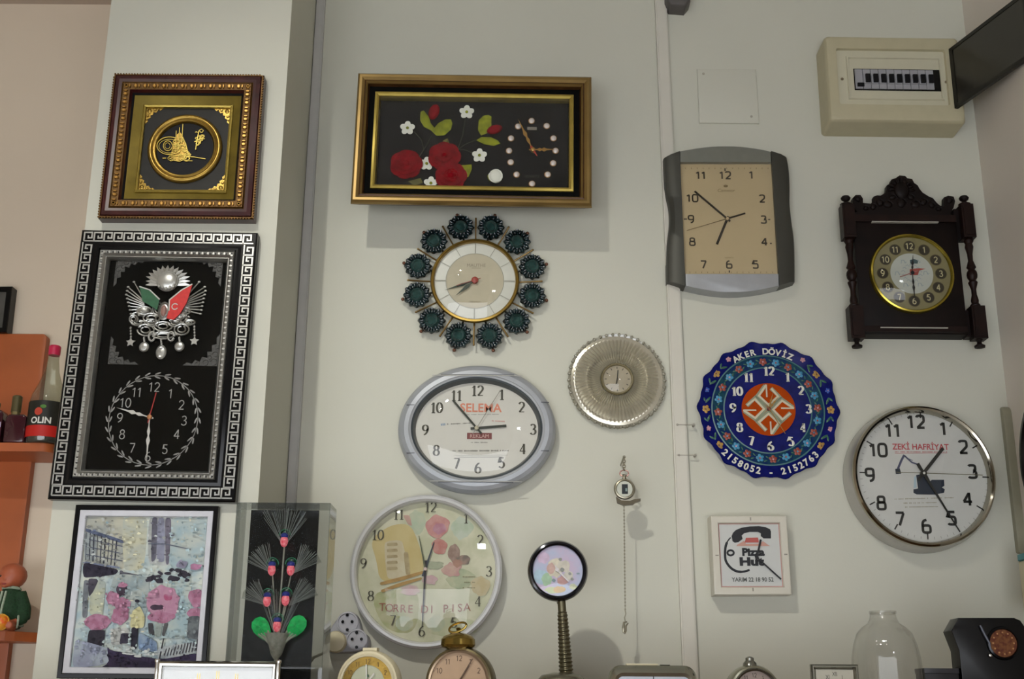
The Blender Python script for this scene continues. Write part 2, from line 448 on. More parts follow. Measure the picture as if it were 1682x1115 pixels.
it.M().m(panel).box(-W/2+50, -H/2+50, 3, W/2-50, H/2-50, 5).build('backing_panel', it.root)
a0 = W/2-55; b0 = H/2-55
for sx in (-1, 1):
    for sy in (-1, 1):
        m = it.M().m(gold)
        q = [(0, 0), (27, 0), (23, 4), (19, 3.5), (16, 8), (12, 7), (11, 12), (7, 13), (8, 17), (3.5, 20), (4, 24), (0, 28)]
        m.poly([(sx*(a0-x), sy*(b0-y)) for x, y in q], 5, 6)
        for x, y, r in ((5, 5, 4), (14, 3, 2.6), (3, 14, 2.6), (20, 2, 1.8), (2, 21, 1.8)):
            m.ell((sx*(a0-x), sy*(b0-y), 6.3), (r, r, 1.8), 8, 5)
        m.build('corner_ornament', it.root)
cu, cv = it.L(303.5, 243.5, 8)
it.M().m(gold).lathe(cu, cv, [(61, 5), (61, 8), (59, 10.5), (56, 11.5), (54, 10.8), (52.5, 9.5), (51, 10.5), (48.5, 10), (46.5, 7), (46.5, 5)], 72, caps=(False, False)).build('medallion_ring', it.root)
it.M().m(mat('dark_blue_disc', '#121216', 0.5, var=0.1, spec=.2)).disc(cu, cv, 47, 5.3).build('medallion_disc', it.root)
z = Zf(230, 190, 9.29)
def LZ(x, y, w): return it.L(*z(x, y), w)
m = it.M().m(goldb)
def stroke3(pts, r, w=7, mtl=None):
    m.tube([(*LZ(x, y, w), w) for x, y in pts], r, 6)
m.xf = None
ell = lambda cx, cy, rx, ry, a0, a1, n=20: [(cx+rx*math.cos(math.radians(a0+(a1-a0)*i/n)), cy-ry*math.sin(math.radians(a0+(a1-a0)*i/n))) for i in range(n+1)]
stroke3(ell(450, 460, 190, 135, 60, 300), 0.9)
stroke3(ell(450, 465, 160, 105, 60, 290), 0.5)
stroke3(ell(425, 460, 68, 75, 0, 350), 0.8)
stroke3(ell(420, 460, 40, 45, 0, 350), 0.5)
for x0, y0, x1, y1 in ((655, 130, 640, 420), (605, 180, 590, 520), (555, 230, 540, 560)):
    stroke3([(x0, y0), (x0-8, (y0+y1)/2), (x1, y1)], 0.8)
random.seed(3)
for i in range(26):
    t = random.random(); s_ = random.random()
    bx = 480+t*260; top = 330+abs(t-.45)*420
    y = top+(660-top)*s_
    stroke3(ell(bx, y, random.uniform(22, 60), random.uniform(14, 40), random.uniform(0, 360), random.uniform(380, 600), 8), random.uniform(.5, .9), 6.5+random.random())
m.m(gold).poly([LZ(x, y, 6) for x, y in ((480, 560), (505, 400), (560, 290), (610, 250), (650, 300), (700, 420), (755, 600), (690, 655), (580, 690), (470, 640))], 5.3, 6.2)
m.m(goldb)
stroke3([(450, 650), (520, 680), (600, 700), (700, 660), (740, 600), (700, 430), (650, 330)], .9)
stroke3([(740, 625), (820, 630), (900, 645), (1000, 660)], .8)
stroke3([(720, 690), (800, 690)], .6); stroke3([(345, 650), (400, 650)], 1.1)
for i in range(16):
    stroke3(ell(905+random.uniform(-50, 50), 350+random.uniform(-120, 110), random.uniform(12, 40), random.uniform(10, 30), random.uniform(0, 360), random.uniform(380, 560), 6), .7)
stroke3([(850, 520), (870, 380), (900, 230)], 1.0); stroke3([(830, 400), (920, 350), (990, 355)], .8)
m.build('calligraphy', it.root)

# ------------------------------------------------------------------ black and silver clock with coat of arms (on the column)
it = rect('coat_of_arms_clock', 'tall black wall clock with silver key pattern frame and silver coat of arms', 'clock', [(133, 378), (424, 381), (385, 826), (79, 818)], YC, 20)
W, H = it.W, it.H
m = it.M()
m.frame(W, H, [(0, 0), (0, 18), (2, 20), (25, 20), (30, 22), (33, 22), (35, 19), (45, 17)], [black]*5+[black, silver])
m.m(black).box(-W/2+1, -H/2+1, 0, W/2-1, H/2-1, 3)
m.build('frame', it.root)
m = it.M().m(silvb)
def keyrun(L, n, place):
    p = L/n
    for i in range(n):
        o = -L/2+i*p
        A = [(0, 0), (0, 1), (.76, 1), (.76, .36), (.40, .36), (.40, .64)]
        m.ribbon([place(o+x*p, y) for x, y in A], 2.5, 20.4)
        m.ribbon([place(o-.03*p, 0), place(o+p*1.03, 0)], 2.2, 20.4)
kw = 15
keyrun(W-12, 17, lambda t, y: (t, H/2-5-kw+kw*y))
keyrun(W-12, 17, lambda t, y: (t, -H/2+6+kw*y))
keyrun(H-46, 23, lambda t, y: (-W/2+5+kw*y, t))
keyrun(H-46, 23, lambda t, y: (W/2-5-kw+kw*y, t))
m.build('key_pattern', it.root)
m = it.M(); m.frame(W, H, [(35, 19.2), (36.5, 22), (41, 21), (45, 17), (46, 17), (50, 10), (50, 4)], [silver]*6)
m.m(mat('braid_dark', '#3a3a3a', .4, .6))
for sx in (0, 1):
    L = (H if sx else W)-80; n = int(L/9)
    for i in range(n+1):
        t = -L/2+L*i/n
        for sg in (-1, 1):
            a, b = (sg*(W/2-39.5), t) if sx else (t, sg*(H/2-39.5))
            m.ell((a, b, 21.6), ((1.9, 1.5, 1) if sx else (1.5, 1.9, 1)), 6, 4)
m.m(silvb)
for sx in (0, 1):
    L = (H if sx else W)-76; n = int(L/9)
    for i in range(n):
        t = -L/2+L*(i+.5)/n
        for sg in (-1, 1):
            a, b = (sg*(W/2-39.5), t) if sx else (t, sg*(H/2-39.5))
            m.ell((a, b, 21.8), ((3.2, 2.4, 1.3) if sx else (2.4, 3.2, 1.3)), 6, 4)
m.build('inner_trim', it.root)
it.M().m(mat('velvet_black', '#0b0c0b', 0.8, spec=.06)).box(-W/2+48, -H/2+48, 3, W/2-48, H/2-48, 6).build('backing_panel', it.root)
z = Zf(180, 400, 5.07)
emb = bpy.data.objects.new('coat_of_arms', None)
def LZ(x, y, w=9): return it.L(*z(x, y), w)
# fan
m = it.M().m(silvb)
cx, cy = 485, 340
fan = []
for i in range(31):
    t = math.radians(-8+i*196/30); r = (165 if i % 2 else 128)
    if 4 < i < 26: r += 12
    fan.append((cx+r*1.15*math.cos(t), cy-r*math.sin(t)*0.92))
P = [LZ(*p) for p in fan]; c0 = LZ(cx, cy+20)
vs = [(p[0], p[1], 8 if i % 2 else 10.5) for i, p in enumerate(P)]+[(c0[0], c0[1], 13)]
m.add(vs, [[i, i+1, len(vs)-1] for i in range(len(P)-1)])
for i in range(14):
    t = math.radians(8+i*164/13); r0, r1 = 60, 120
    m.tube([(*LZ(cx+r0*math.cos(t), cy-r0*math.sin(t)), 12), (*LZ(cx+r1*1.1*math.cos(t), cy-r1*math.sin(t)), 10)], .8, 5)
m.build('sunburst', it.root)
m = it.M().m(silvb)
a, b = LZ(488, 320); m.ell((a, b, 13), (17, 17, 6), 24, 12)
m.m(silver)
for q in range(5): m.ell((a-12+q*6, b-14+abs(q-2)*2, 17), (2.4, 4, 1.5), 6, 4)
m.tube([(a+17*math.cos(i*PI/12), b+17*math.sin(i*PI/12), 13) for i in range(24)], 1.4, 6, True)
m.build('medallion', it.root)
m = it.M().m(mat('flag_green', '#1f5a38', 0.45, var=.15, vs=150))
m.poly([LZ(*p, 15) for p in ((250, 362), (335, 392), (415, 470), (395, 552), (335, 515), (275, 480))], 13, 15.5)
m.m(silvb).ribbon([LZ(*p, 15) for p in ((248, 358), (335, 386), (418, 466))], 2, 15.7)
m.build('green_flag', it.root)
m = it.M().m(mat('flag_red', '#c4201e', 0.45, var=.12, vs=150))
m.poly([LZ(*p, 16) for p in ((688, 342), (600, 392), (497, 478), (492, 560), (476, 622), (530, 634), (585, 585), (640, 495), (664, 425))], 14, 16.5)
m.m(silvb)
a, b = LZ(545, 525, 16); m.ribbon([(a+5*math.cos(t/10*5.2+.6), b+5*math.sin(t/10*5.2+.6)) for t in range(11)], 1.6, 16.8)
m.ribbon([LZ(*p, 16) for p in ((690, 338), (600, 388), (500, 470), (495, 560))], 2, 16.9)
m.build('red_flag', it.root)
for i in range(9):
    y = 340+i*32
    for (x0, x1, sg) in ((290, 140+abs(i-3)*8, -1), (610, 800-abs(i-2)*7, 1)):
        m = it.M().m(silvb)
        t0 = LZ(x0, 470+i*10, 10); t1 = LZ(x1+(40 if i == 0 else 0)*(-sg), y-10 if i else 320, 10)
        m.tube([(*t0, 9), (*t1, 10)], [1.3, .9], 5)
        m.ell((t1[0], t1[1], 10.5), (2.6, 1.8, 1.5), 7, 4)
        m.build('lance', it.root)
m = it.M().m(silver)
a, b = LZ(452, 560, 13); m.lathe(a, b, [(10, 9), (10, 13), (8, 14.5), (7, 13), (3, 14)], 24, asp=1.6)
m.m(mat('shield_enamel', '#8f6a60', .4, var=.2)).ell((a, b, 14), (5, 10, 2), 12, 6)
m.build('shield', it.root)
m = it.M().m(silver)
random.seed(11)
for (x, y, rx, ry) in ((290, 560, 60, 36), (350, 620, 70, 40), (570, 620, 75, 40), (620, 560, 55, 34), (300, 720, 70, 48), (600, 715, 62, 46), (445, 690, 75, 40), (445, 765, 90, 28), (350, 660, 60, 30), (545, 660, 60, 30), (200, 630, 34, 36), (240, 660, 60, 20), (660, 655, 50, 22), (400, 545, 40, 60)):
    p = ell(x, y, rx, ry, random.uniform(0, 180), random.uniform(400, 500), 14)
    m.tube([(*LZ(*q, 10), 10) for q in p], 1.5, 5)
    p = ell(x, y, rx*.55, ry*.55, random.uniform(0, 180), random.uniform(400, 500), 10)
    m.tube([(*LZ(*q, 11), 11.5) for q in p], 1.3, 5)
m.m(silvb)
for i in range(30):
    x, y = random.uniform(220, 680), random.uniform(560, 780)
    if (x-450)**2/240**2+(y-660)**2/130**2 < 1:
        a, b = LZ(x, y); m.ell((a, b, 11), (random.uniform(1.5, 3.5), random.uniform(1.2, 2.5), 2), 7, 4, random.random()*3)
for x in (355, 515): a, b = LZ(x, 775); m.tube([(a+5*math.cos(t/9*6), b+8*math.sin(t/9*6), 11) for t in range(10)], 1.9, 6)
a, b = LZ(275, 560); m.m(silver).ell((a, b, 9), (12, 10, 3), 12, 6); a, b = LZ(590, 590); m.ell((a, b, 9), (12, 9, 3), 12, 6)
m.build('scrollwork', it.root)
for (x, y, rx, ry, y0, star) in ((175, 822, 7, 7, 690, 1), (706, 812, 7, 7, 680, 1), (286, 860, 8, 8.5, 780, 0), (580, 855, 8, 8.5, 780, 0), (428, 903, 8.5, 12, 795, 0)):
    m = it.M().m(silvb); a, b = LZ(x, y, 10)
    if star:
        m.poly([(a+(8 if i % 2 == 0 else 4)*math.sin(i*PI/5), b+(8 if i % 2 == 0 else 4)*math.cos(i*PI/5)) for i in range(10)], 9, 11)
    else:
        m.lathe(a, b, [(rx, 8), (rx, 10), (rx*.8, 11.5), (rx*.7, 10.8), (rx*.3, 11.5)], 20, asp=ry/rx)
    t = LZ(x, y0, 10); n = max(3, int((t[1]-b-ry)/5))
    for i in range(n):
        q = (i+.5)/n; m.ell((a+(t[0]-a)*q, b+ry+(t[1]-b-ry)*q, 10), (1.9, 2.6, 1.8), 7, 4)
    m.build('pendant', it.root)
gr = mat('etched_grey', '#4a4a48', 0.5, .3, var=.35, vs=300)
z2 = Zf(60, 360, 2.3225)
orn = [(0, 0), (52, 0), (46, 5), (38, 3), (34, 9), (27, 6), (24, 14), (16, 12), (17, 22), (10, 22), (11, 32), (4, 34), (5, 44), (0, 50)]
for (x, y, sx, sy, q) in ((305, 155, 1, -1, .95), (712, 155, -1, -1, .95), (272, 552, 1, 1, .95), (690, 560, -1, 1, 1.1)):
    a, b = it.L(*z2(x, y), 7); m = it.M().m(gr)
    m.poly([(a+sx*p*q, b+sy*r*q) for p, r in orn], 6.2, 7)
    for p, r, rr in ((6, 6, 5), (18, 5, 4), (5, 18, 4), (30, 3, 3), (3, 30, 3), (13, 13, 3)):
        m.tube([(a+sx*(p+rr*math.cos(t))*q, b+sy*(r+rr*math.sin(t))*q, 7.3) for t in [i*.7 for i in range(8)]], .6, 4)
    m.build('corner_ornament', it.root)
cd = it.L(*z2(445, 765), 7)
m = it.M().m(mat('wreath_silver', '#8f8f8c', .4, .5, var=.2)); R = 72
for i in range(28):
    t = 2*PI*i/28
    for sg, dr in ((1, 3.2), (-1, -3.2)):
        rr = R+dr; a, b = cd[0]+rr*math.cos(t), cd[1]+rr*math.sin(t)*1.03
        m.ell((a, b, 7), (5.5, 1.5, .8), 8, 4, t+PI/2+sg*.35)
m.ribbon([(cd[0]+R*math.cos(i/40*2*PI), cd[1]+R*1.03*math.sin(i/40*2*PI)) for i in range(40)], 1.2, 6.6, True)
m.m(mat('numeral_grey', '#a5a5a0', .5))
for t, x, y in (('12', 450, 640), ('1', 512, 665), ('2', 553, 708), ('3', 563, 768), ('4', 535, 820), ('5', 490, 877), ('6', 425, 905), ('7', 365, 872), ('8', 327, 820), ('9', 318, 757), ('10', 340, 700), ('11', 383, 660)):
    number(m, t, *it.L(*z2(x, y), 7), 16, 7, .09)
m.build('dial_wreath', it.root)
c = it.L(*z2(432, 755), 9)
hm = mat('hand_silver', '#d0cfc8', .35, .4)
hand(it, 'hour_hand', c, it.L(*z2(305, 718), 9), 8.2, 4.5, hm, 6, 'ornate')
hand(it, 'minute_hand', c, it.L(*z2(420, 926), 9), 9.4, 4.0, hm, 6, 'ornate')
hand(it, 'second_hand', c, it.L(*z2(458, 662), 9), 10.6, 1.6, mat('hand_red', '#a3241d', .5), 10)
it.M().m(mat('brass_pin', '#b07a50', .4, .5)).lathe(c[0], c[1], [(4, 8), (4, 11.5), (2.5, 12.5)], 16).build('hand_hub', it.root)
it.M().m(glass).box(-W/2+48.5, -H/2+48.5, 15.0, W/2-48.5, H/2-48.5, 15.6).build('glass_pane', it.root)

# ------------------------------------------------------------------ picture of a canal (on the column)
it = rect('canal_picture', 'picture of a gondola and pink flowers in a thin black frame with white liner', 'picture', [(122, 827), (358, 833), (337, 1117), (95, 1113)], YC, 14)
W, H = it.W, it.H
m = it.M(); m.frame(W, H, [(0, 0), (0, 13), (1, 14), (7, 14), (8, 12)], [black]).m(black).box(-W/2+1, -H/2+1, 0, W/2-1, H/2-1, 2); m.build('frame', it.root)
lin = mat('liner_white', '#c9cbd2', .5, var=.05)
m = it.M(); m.frame(W, H, [(8, 12), (8.5, 13), (17, 10), (18, 8), (18, 4)], [lin]).build('liner', it.root)
m = it.M(); Wi, Hi = W/2-18, H/2-18
wash = mat('wash_blue', '#9fb3ba', .6, col2='#c9cfc4', vs=28)
m.m(wash).box(-Wi, -Hi, 2, Wi, Hi, 4)
z = Zf(90, 800, 3.541)
lay = [4.0]; drawn = []
def chaikin(P, k=2):
    for _ in range(k):
        Q = []
        for i in range(len(P)):
            a, b = P[i], P[(i+1) % len(P)]; q = .25 if len(P) > 6 else .12
            Q += [(a[0]*(1-q)+b[0]*q, a[1]*(1-q)+b[1]*q), (a[0]*q+b[0]*(1-q), a[1]*q+b[1]*(1-q))]
        P = Q
    return P
def fade(h, to='#aaa898', q=.28):
    a = [int(h[i:i+2], 16) for i in (1, 3, 5)]; b = [int(to[i:i+2], 16) for i in (1, 3, 5)]
    return '#%02x%02x%02x' % tuple(round(x*(1-q)+y*q) for x, y in zip(a, b))
def pp(col, pts, col2=None, vs=60, ww=None):
    col = fade(col, '#8c93a0', .22); col2 = fade(col2, '#8c93a0', .22) if col2 else None
    lay[0] += .06
    m.m(mat('paint_'+col+(col2 or '').strip('#'), col, .8, var=.25, vs=vs, col2=col2, spec=.05))
    P = []
    for x, y in chaikin(pts):
        a, b = it.L(*z(x, y), 4); P.append((max(-Wi, min(Wi, a)), max(-Hi, min(Hi, b))))
    m.poly(P, lay[0]); drawn.append((chaikin(pts), col))
def pl(col, pts, wd):
    lay[0] += .06
    m.m(mat('paint_'+col, col, .6, var=.25, vs=60)); 
    P = []
    for x, y in pts:
        a, b = it.L(*z(x, y), 4); P.append((max(-Wi, min(Wi, a)), max(-Hi, min(Hi, b))))
    m.ribbon(P, wd, lay[0])
def blob(col, x, y, rx, ry, n=16, jit=.18, col2=None, vs=60):
    pts = []
    for i in range(n):
        q = 1+random.uniform(-jit, jit); t = 2*PI*i/n
        pts.append((x+rx*q*math.cos(t), y+ry*q*math.sin(t)))
    pp(col, pts, col2, vs)
random.seed(5)
pp('#a3a7a0', [(170, 160), (420, 160), (440, 480), (150, 480)], '#c4c3aa', 30)
pp('#cfcca8', [(390, 170), (545, 170), (520, 480), (400, 490)], '#b9bfb0', 30)
pp('#b5b9b4', [(545, 170), (700, 170), (680, 460), (540, 450)])
pp('#a4bcc0', [(660, 175), (895, 180), (880, 500), (660, 470)], '#c3ccc0', 30)
pp('#5d5a66', [(565, 175), (600, 175), (590, 420), (560, 440)])
pp('#6b6572', [(640, 180), (680, 180), (665, 450), (645, 450)])
pp('#8b8ca0', [(600, 178), (640, 178), (640, 440), (590, 430)])
pp('#56607a', [(175, 235), (405, 310), (400, 330), (175, 258)])
pp('#98a09f', [(175, 258), (245, 280), (240, 430), (170, 420)])
for i in range(9): pl('#2f3140', [(185+i*22, 262+i*6), (180+i*21, 425+i*4)], 1.0+(i % 3)*.6)
for i in range(3): pl('#4a4f66', [(180, 300+i*45), (395, 345+i*42)], 1.2)
pl('#6d7790', [(165, 435), (380, 470)], 3)
pp('#201c26', [(165, 435), (375, 480), (355, 510), (165, 530)])
pp('#4a4a52', [(385, 490), (515, 515), (505, 545), (370, 520)])
pl('#5a6070', [(545, 330), (640, 330), (790, 362)], 1.6)
pp('#8fa1a4', [(340, 500), (560, 520), (530, 780), (300, 760)], '#b4bcb2', 40)
pp('#c6c9a6', [(215, 540), (300, 545), (280, 760), (200, 740)], '#a9b3a8', 40)
pp('#3b3740', [(195, 530), (260, 535), (225, 610), (200, 640)])
pp('#6f7377', [(170, 540), (200, 540), (190, 760), (160, 760)])
pp('#9fb9be', [(560, 520), (800, 500), (790, 880), (530, 880)], '#c2cbbd', 34)
for i in range(16): blob('#2d2930', random.uniform(545, 780), random.uniform(480, 550), random.uniform(12, 34), random.uniform(8, 20), 9, .35)
pl('#2d2930', [(800, 470), (880, 460)], 3)
blob('#3a2e38', 395, 600, 34, 44, 12, .3)
pink = '#b97f98'; pink2 = '#a5627e'
for (x, y, rx, ry) in ((340, 650, 40, 40), (400, 690, 45, 50), (385, 750, 50, 48), (400, 570, 30, 14)): blob(pink, x, y, rx, ry, 16, .2, pink2, 90)
blob(pink, 250, 785, 74, 48, 18, .14, pink2, 90)
blob(pink, 635, 670, 96, 98, 22, .12, '#c08ba0', 90); blob(pink2, 620, 755, 80, 34, 16, .2, pink, 90)
blob('#3a2836', 600, 700, 34, 18, 9, .3); blob('#a8476a', 660, 640, 30, 18, 9, .3, pink)
blob(pink, 830, 650, 50, 60, 16, .2, pink2, 90); blob(pink, 825, 735, 50, 34, 14, .2, pink2); blob('#b7799a', 825, 465, 38, 20, 10, .3); blob('#8e8aa0', 745, 450, 36, 24, 10, .3)
pp('#241f26', [(200, 830), (300, 830), (285, 945), (190, 945)]); pp('#b8bdc0', [(175, 950), (305, 945), (300, 965), (170, 972)])
pp('#3f3d3e', [(545, 790), (575, 790), (585, 870), (550, 850)]); pp('#4b4a48', [(640, 790), (665, 790), (640, 870), (625, 860)]); pp('#8f9a90', [(585, 790), (630, 790), (620, 870), (590, 870)])
pp('#6b7270', [(780, 750), (860, 750), (850, 890), (770, 880)], '#3c3d42', 60)
pp('#b7bab2', [(330, 820), (440, 820), (440, 910), (330, 920)]); pp('#2b2630', [(390, 850), (440, 850), (435, 910), (380, 910)])
pp('#6f86a5', [(490, 840), (600, 900), (600, 960), (490, 950)], '#9db0bd', 40)
pp('#d8d196', [(455, 720), (500, 690), (530, 760), (520, 820), (440, 820)], '#c5c08c', 60)
pp('#1e1a24', [(450, 815), (492, 815), (480, 945), (445, 940)]); blob('#1e1a24', 483, 663, 14, 9, 9, .1)
pp('#8d93a8', [(120, 880), (330, 940), (330, 1020), (105, 1080)], '#a9b4bd', 30)
pp('#241a2c', [(308, 925), (330, 950), (620, 1005), (850, 960), (850, 1115), (330, 1115)], '#2f2540', 30)
pp('#1b1522', [(308, 925), (345, 990), (600, 1020), (600, 1115), (105, 1115), (200, 1070), (330, 1030)], '#2c2036', 30)
pp('#a7afb2', [(600, 930), (830, 900), (850, 960), (640, 1000), (600, 990)], '#c7cfca', 60)
for i in range(22): blob('#d3d8d2', random.uniform(370, 640), 930+random.uniform(0, 60), random.uniform(8, 26), random.uniform(4, 9), 8, .3)
for i in range(12): pl('#2a2434', [(640+i*18, 985-i*3), (655+i*18, 940-i*5)], 1.4)
pl('#1b1522', [(640, 880), (615, 1000)], 2)
def inside(x, y, P):
    c = False
    for i in range(len(P)):
        (x1, y1), (x2, y2) = P[i-1], P[i]
        if (y1 > y) != (y2 > y) and x < (x2-x1)*(y-y1)/(y2-y1)+x1: c = not c
    return c
base = list(drawn); tones = {}
for i in range(700):
    x, y = random.uniform(130, 895), random.uniform(165, 1110); col = '#a9b8b8'
    for P_, c_ in base:
        if inside(x, y, P_): col = c_
    f = random.choice((.80, .90, 1.06, 1.14)); key = (col, f)
    if key not in tones:
        h = '#%02x%02x%02x' % tuple(min(235, int(int(col[j:j+2], 16)*f)) for j in (1, 3, 5)); tones[key] = h
    h = tones[key]; lay[0] += .006
    m.m(mat('dab_'+h, h, .8, var=.15, vs=90, spec=.05))
    rx, ry = random.uniform(4, 15), random.uniform(3, 12); n_ = 7
    P = []
    for j in range(n_):
        t = 2*PI*j/n_; a, b = it.L(*z(x+rx*random.uniform(.5, 1.2)*math.cos(t), y+ry*random.uniform(.5, 1.2)*math.sin(t)), 4); P.append((max(-Wi, min(Wi, a)), max(-Hi, min(Hi, b))))
    m.poly(P, lay[0])
for i in range(20): blob(random.choice(('#c8d0cc', '#7c8a93', '#5c5f6c', '#d2cdb0', '#8fa8ae')), random.uniform(175, 870), random.uniform(180, 900), random.uniform(4, 13), random.uniform(3, 10), 7, .4)
m.build('painted_sheet', it.root, False)
# ------------------------------------------------------------------ flower picture clock
it = rect('flower_picture_clock', 'wide gold framed clock with red roses and white flowers on black', 'clock', [(588, 119), (973, 123), (972, 337), (574, 332)], 0, 88)
W, H = it.W, it.H
brz = mat('bronze_gold', '#8d7444', .34, .6, var=.12, vs=18)
brn = mat('frame_brown', '#4a2f16', .4, .2, var=.3)
velv = MATS['velvet_black']
m = it.M(); m.ang = 25
m.frame(W, H, [(8, 58), (2, 74), (0, 80), (1, 85), (4, 88), (8, 88), (12, 85), (14, 86), (17, 82), (19, 76)], [brn, brz, brz, brz, brz, brz, brn, brz, brn])
m.m(brn).frame(W, H, [(19, 76), (19, 60)])
m.m(brn).box(-W/2+9, -H/2+9, 55, W/2-9, H/2-9, 60)
m.build('frame', it.root)
it.M().m(black).box(-W/2+26, -H/2+58, 0, W/2-26, H/2-40, 55.5).build('backing_case', it.root)
m = it.M(); m.m(velv).frame(W, H, [(19, 75), (30, 74)]).build('velvet_border', it.root)
m = it.M().m(goldb); m.ang = 30
m.frame(W, H, [(28, 74), (28.5, 77), (32, 78), (35, 76), (36, 60)]); m.build('inner_trim', it.root)
it.M().m(mat('panel_black', '#121315', .6, var=.2, spec=.12)).box(-W/2+34, -H/2+34, 59, W/2-34, H/2-34, 61).build('backing_panel', it.root)
z = Zf(560, 90, 3.8227)
def LZ(x, y, w=64): return it.L(*z(x, y), w)
rosem = mat('silk_red', '#780a16', .8, spec=.08, var=.3, vs=80, bump=.3, bs=120)
leafm = mat('silk_leaf', '#7f8622', .7, spec=.1, var=.3, vs=70)
petm = mat('silk_white', '#d9dcd0', .6, var=.05)
stem = mat('stem_green', '#2f3324', .7)
for p in (((570, 505), (530, 580), (490, 640)), ((460, 480), (505, 530), (520, 590)), ((780, 400), (765, 500), (735, 590)), ((855, 530), (780, 560), (740, 590)), ((840, 620), (780, 595), (700, 590))):
    m = it.M().m(stem); m.tube([(*LZ(*q), 63) for q in p], .7, 5); m.build('flower_stem', it.root)
def petal(m, a, b, rx, ry, rot, w, cup=2.0):
    """one curved petal as a shallow shell"""
    vs = []; n = 12
    for i in range(n):
        t = 2*PI*i/n; x, y = rx*math.cos(t), ry*math.sin(t)
        vs.append((a+x*math.cos(rot)-y*math.sin(rot), b+x*math.sin(rot)+y*math.cos(rot), w+cup*(1 if i % 2 else .7)))
    vs.append((a, b, w)); vs += [(p[0], p[1], p[2]-1.0) for p in vs[:n]]+[(a, b, w-1)]
    fs = [[i, (i+1) % n, n] for i in range(n)]+[[n+1+(i+1) % n, n+1+i, 2*n+1] for i in range(n)]+[[i, n+1+i, n+1+(i+1) % n, (i+1) % n] for i in range(n)]
    m.add(vs, fs)
random.seed(2)
for (x, y, r, w) in ((410, 690, 26, 64), (650, 640, 26, 65), (692, 765, 25, 67)):
    a, b = LZ(x, y, w); m = it.M().m(rosem)
    for ringi, (rr, pr, n) in enumerate(((.62, .50, 7), (.42, .40, 6), (.22, .3, 5))):
        for i in range(n):
            t = 2*PI*(i+.5*ringi)/n+random.uniform(-.15, .15)
            petal(m, a+r*rr*math.cos(t), b+r*rr*math.sin(t)*.92, r*pr, r*pr*.8, t+PI/2, w+ringi*2.2, 2.4)
    m.ell((a, b, w+5), (r*.22, r*.2, 4), 10, 6)
    m.build('rose', it.root)
def leafp(pts, w, mt, name):
    m = it.M().m(mt); P = [LZ(*q) for q in pts]; n = len(P)
    ca = sum(p[0] for p in P)/n; cb = sum(p[1] for p in P)/n
    m.add([(p[0], p[1], w) for p in P]+[(ca, cb, w+3)], [[i, (i+1) % n, n] for i in range(n)]+[list(range(n))[::-1]])
    m.build(name, it.root)
leafp([(500, 355), (520, 348), (550, 385), (565, 430), (600, 470), (570, 475), (520, 450), (497, 410)], 63, leafm, 'leaf')
leafp([(690, 405), (700, 430), (690, 470), (650, 505), (600, 508), (570, 480), (610, 430), (655, 405)], 64, leafm, 'leaf')
leafp([(925, 375), (945, 385), (945, 440), (920, 490), (880, 505), (860, 470), (865, 410), (895, 380)], 63, leafm, 'leaf')
leafp([(850, 535), (880, 515), (940, 515), (985, 535), (1000, 555), (960, 570), (900, 560)], 63, leafm, 'leaf')
leafp([(755, 695), (820, 690), (822, 720), (800, 770), (765, 765), (750, 730)], 65, leafm, 'leaf')
leafp([(640, 535), (670, 520), (690, 575), (660, 585)], 62, mat('leaf_dull', '#5c5a2a', .6, var=.3), 'leaf')
leafp([(420, 790), (500, 770), (515, 800), (460, 818)], 62, mat('leaf_dull', '#5c5a2a', .6), 'leaf')
for (x, y, rx, ry, rt) in ((585, 362, 8.5, 14, -.25), (965, 472, 13, 7.5, .35)):
    a, b = LZ(x, y); m = it.M().m(rosem); m.ell((a, b, 66), (rx, ry, 4.5), 14, 8, rt); petal(m, a-1, b-2, rx*.75, ry*.75, rt, 69, 1.2); m.build('rosebud', it.root)
for (x, y, r, w) in ((790, 360, 11.5, 64), (418, 460, 11.5, 64), (870, 632, 11.5, 64), (538, 680, 11, 62), (565, 805, 11, 63)):
    a, b = LZ(x, y); m = it.M().m(petm)
    for i in range(5):
        t = 2*PI*i/5+.3; petal(m, a+r*.58*math.cos(t), b+r*.58*math.sin(t), r*.48, r*.42, t, w, .8)
    m.m(leafm).ell((a, b, w+1), (2.6, 2.6, 1.6), 8, 5)
    m.build('white_flower', it.root)
a, b = LZ(972, 765); m = it.M().m(petm); m.ell((a, b, 66), (11, 12, 5), 14, 8, .2); petal(m, a+2, b, 9, 11, .3, 68, 1.5); petal(m, a-5, b-3, 6, 9, .5, 67, 1.5)
m.m(leafm).ell((a-9, b-2, 64), (4, 7, 2), 8, 5, .4); m.build('white_rosebud', it.root)
m = it.M()
for i, (x, y) in enumerate(((1197, 415), (1292, 447), (1335, 525), (1348, 603), (1333, 681), (1298, 752), (1200, 810), (1103, 752), (1066, 675), (1056, 603), (1068, 525), (1113, 450))):
    a, b = LZ(x, y, 61); m.m(mat('marker_pearl', '#c9c2bd', .3, .2)); m.lathe(a, b, [(4.6, 61), (4.4, 62.2), (2.5, 63.4)], 16)
    m.m(mat('marker_brass', '#8a6636', .35, .7)).lathe(a, b, [(5.4, 60.9), (5.4, 61.6), (4.2, 62)], 16)
m.m(mat('label_silver', '#8a857a', .4, .4)); a, b = LZ(1200, 463, 61); m.box(a-7.5, b-2.6, 61, a+7.5, b+2.6, 61.6)
m.m(mat('faint_print', '#4f4c45', .6)).text('QUARTZ', *LZ(1200, 763, 61), 4.2, 61.3)
m.build('hour_markers', it.root)
c = LZ(1205, 598, 64); hg = mat('hand_brass', '#a07a3e', .35, .7)
hand(it, 'minute_hand', c, LZ(1113, 405, 64), 64, 4.2, hg, 6, 'ornate')
hand(it, 'hour_hand', c, LZ(1340, 597, 64), 65.2, 4.6, hg, 6, 'ornate')
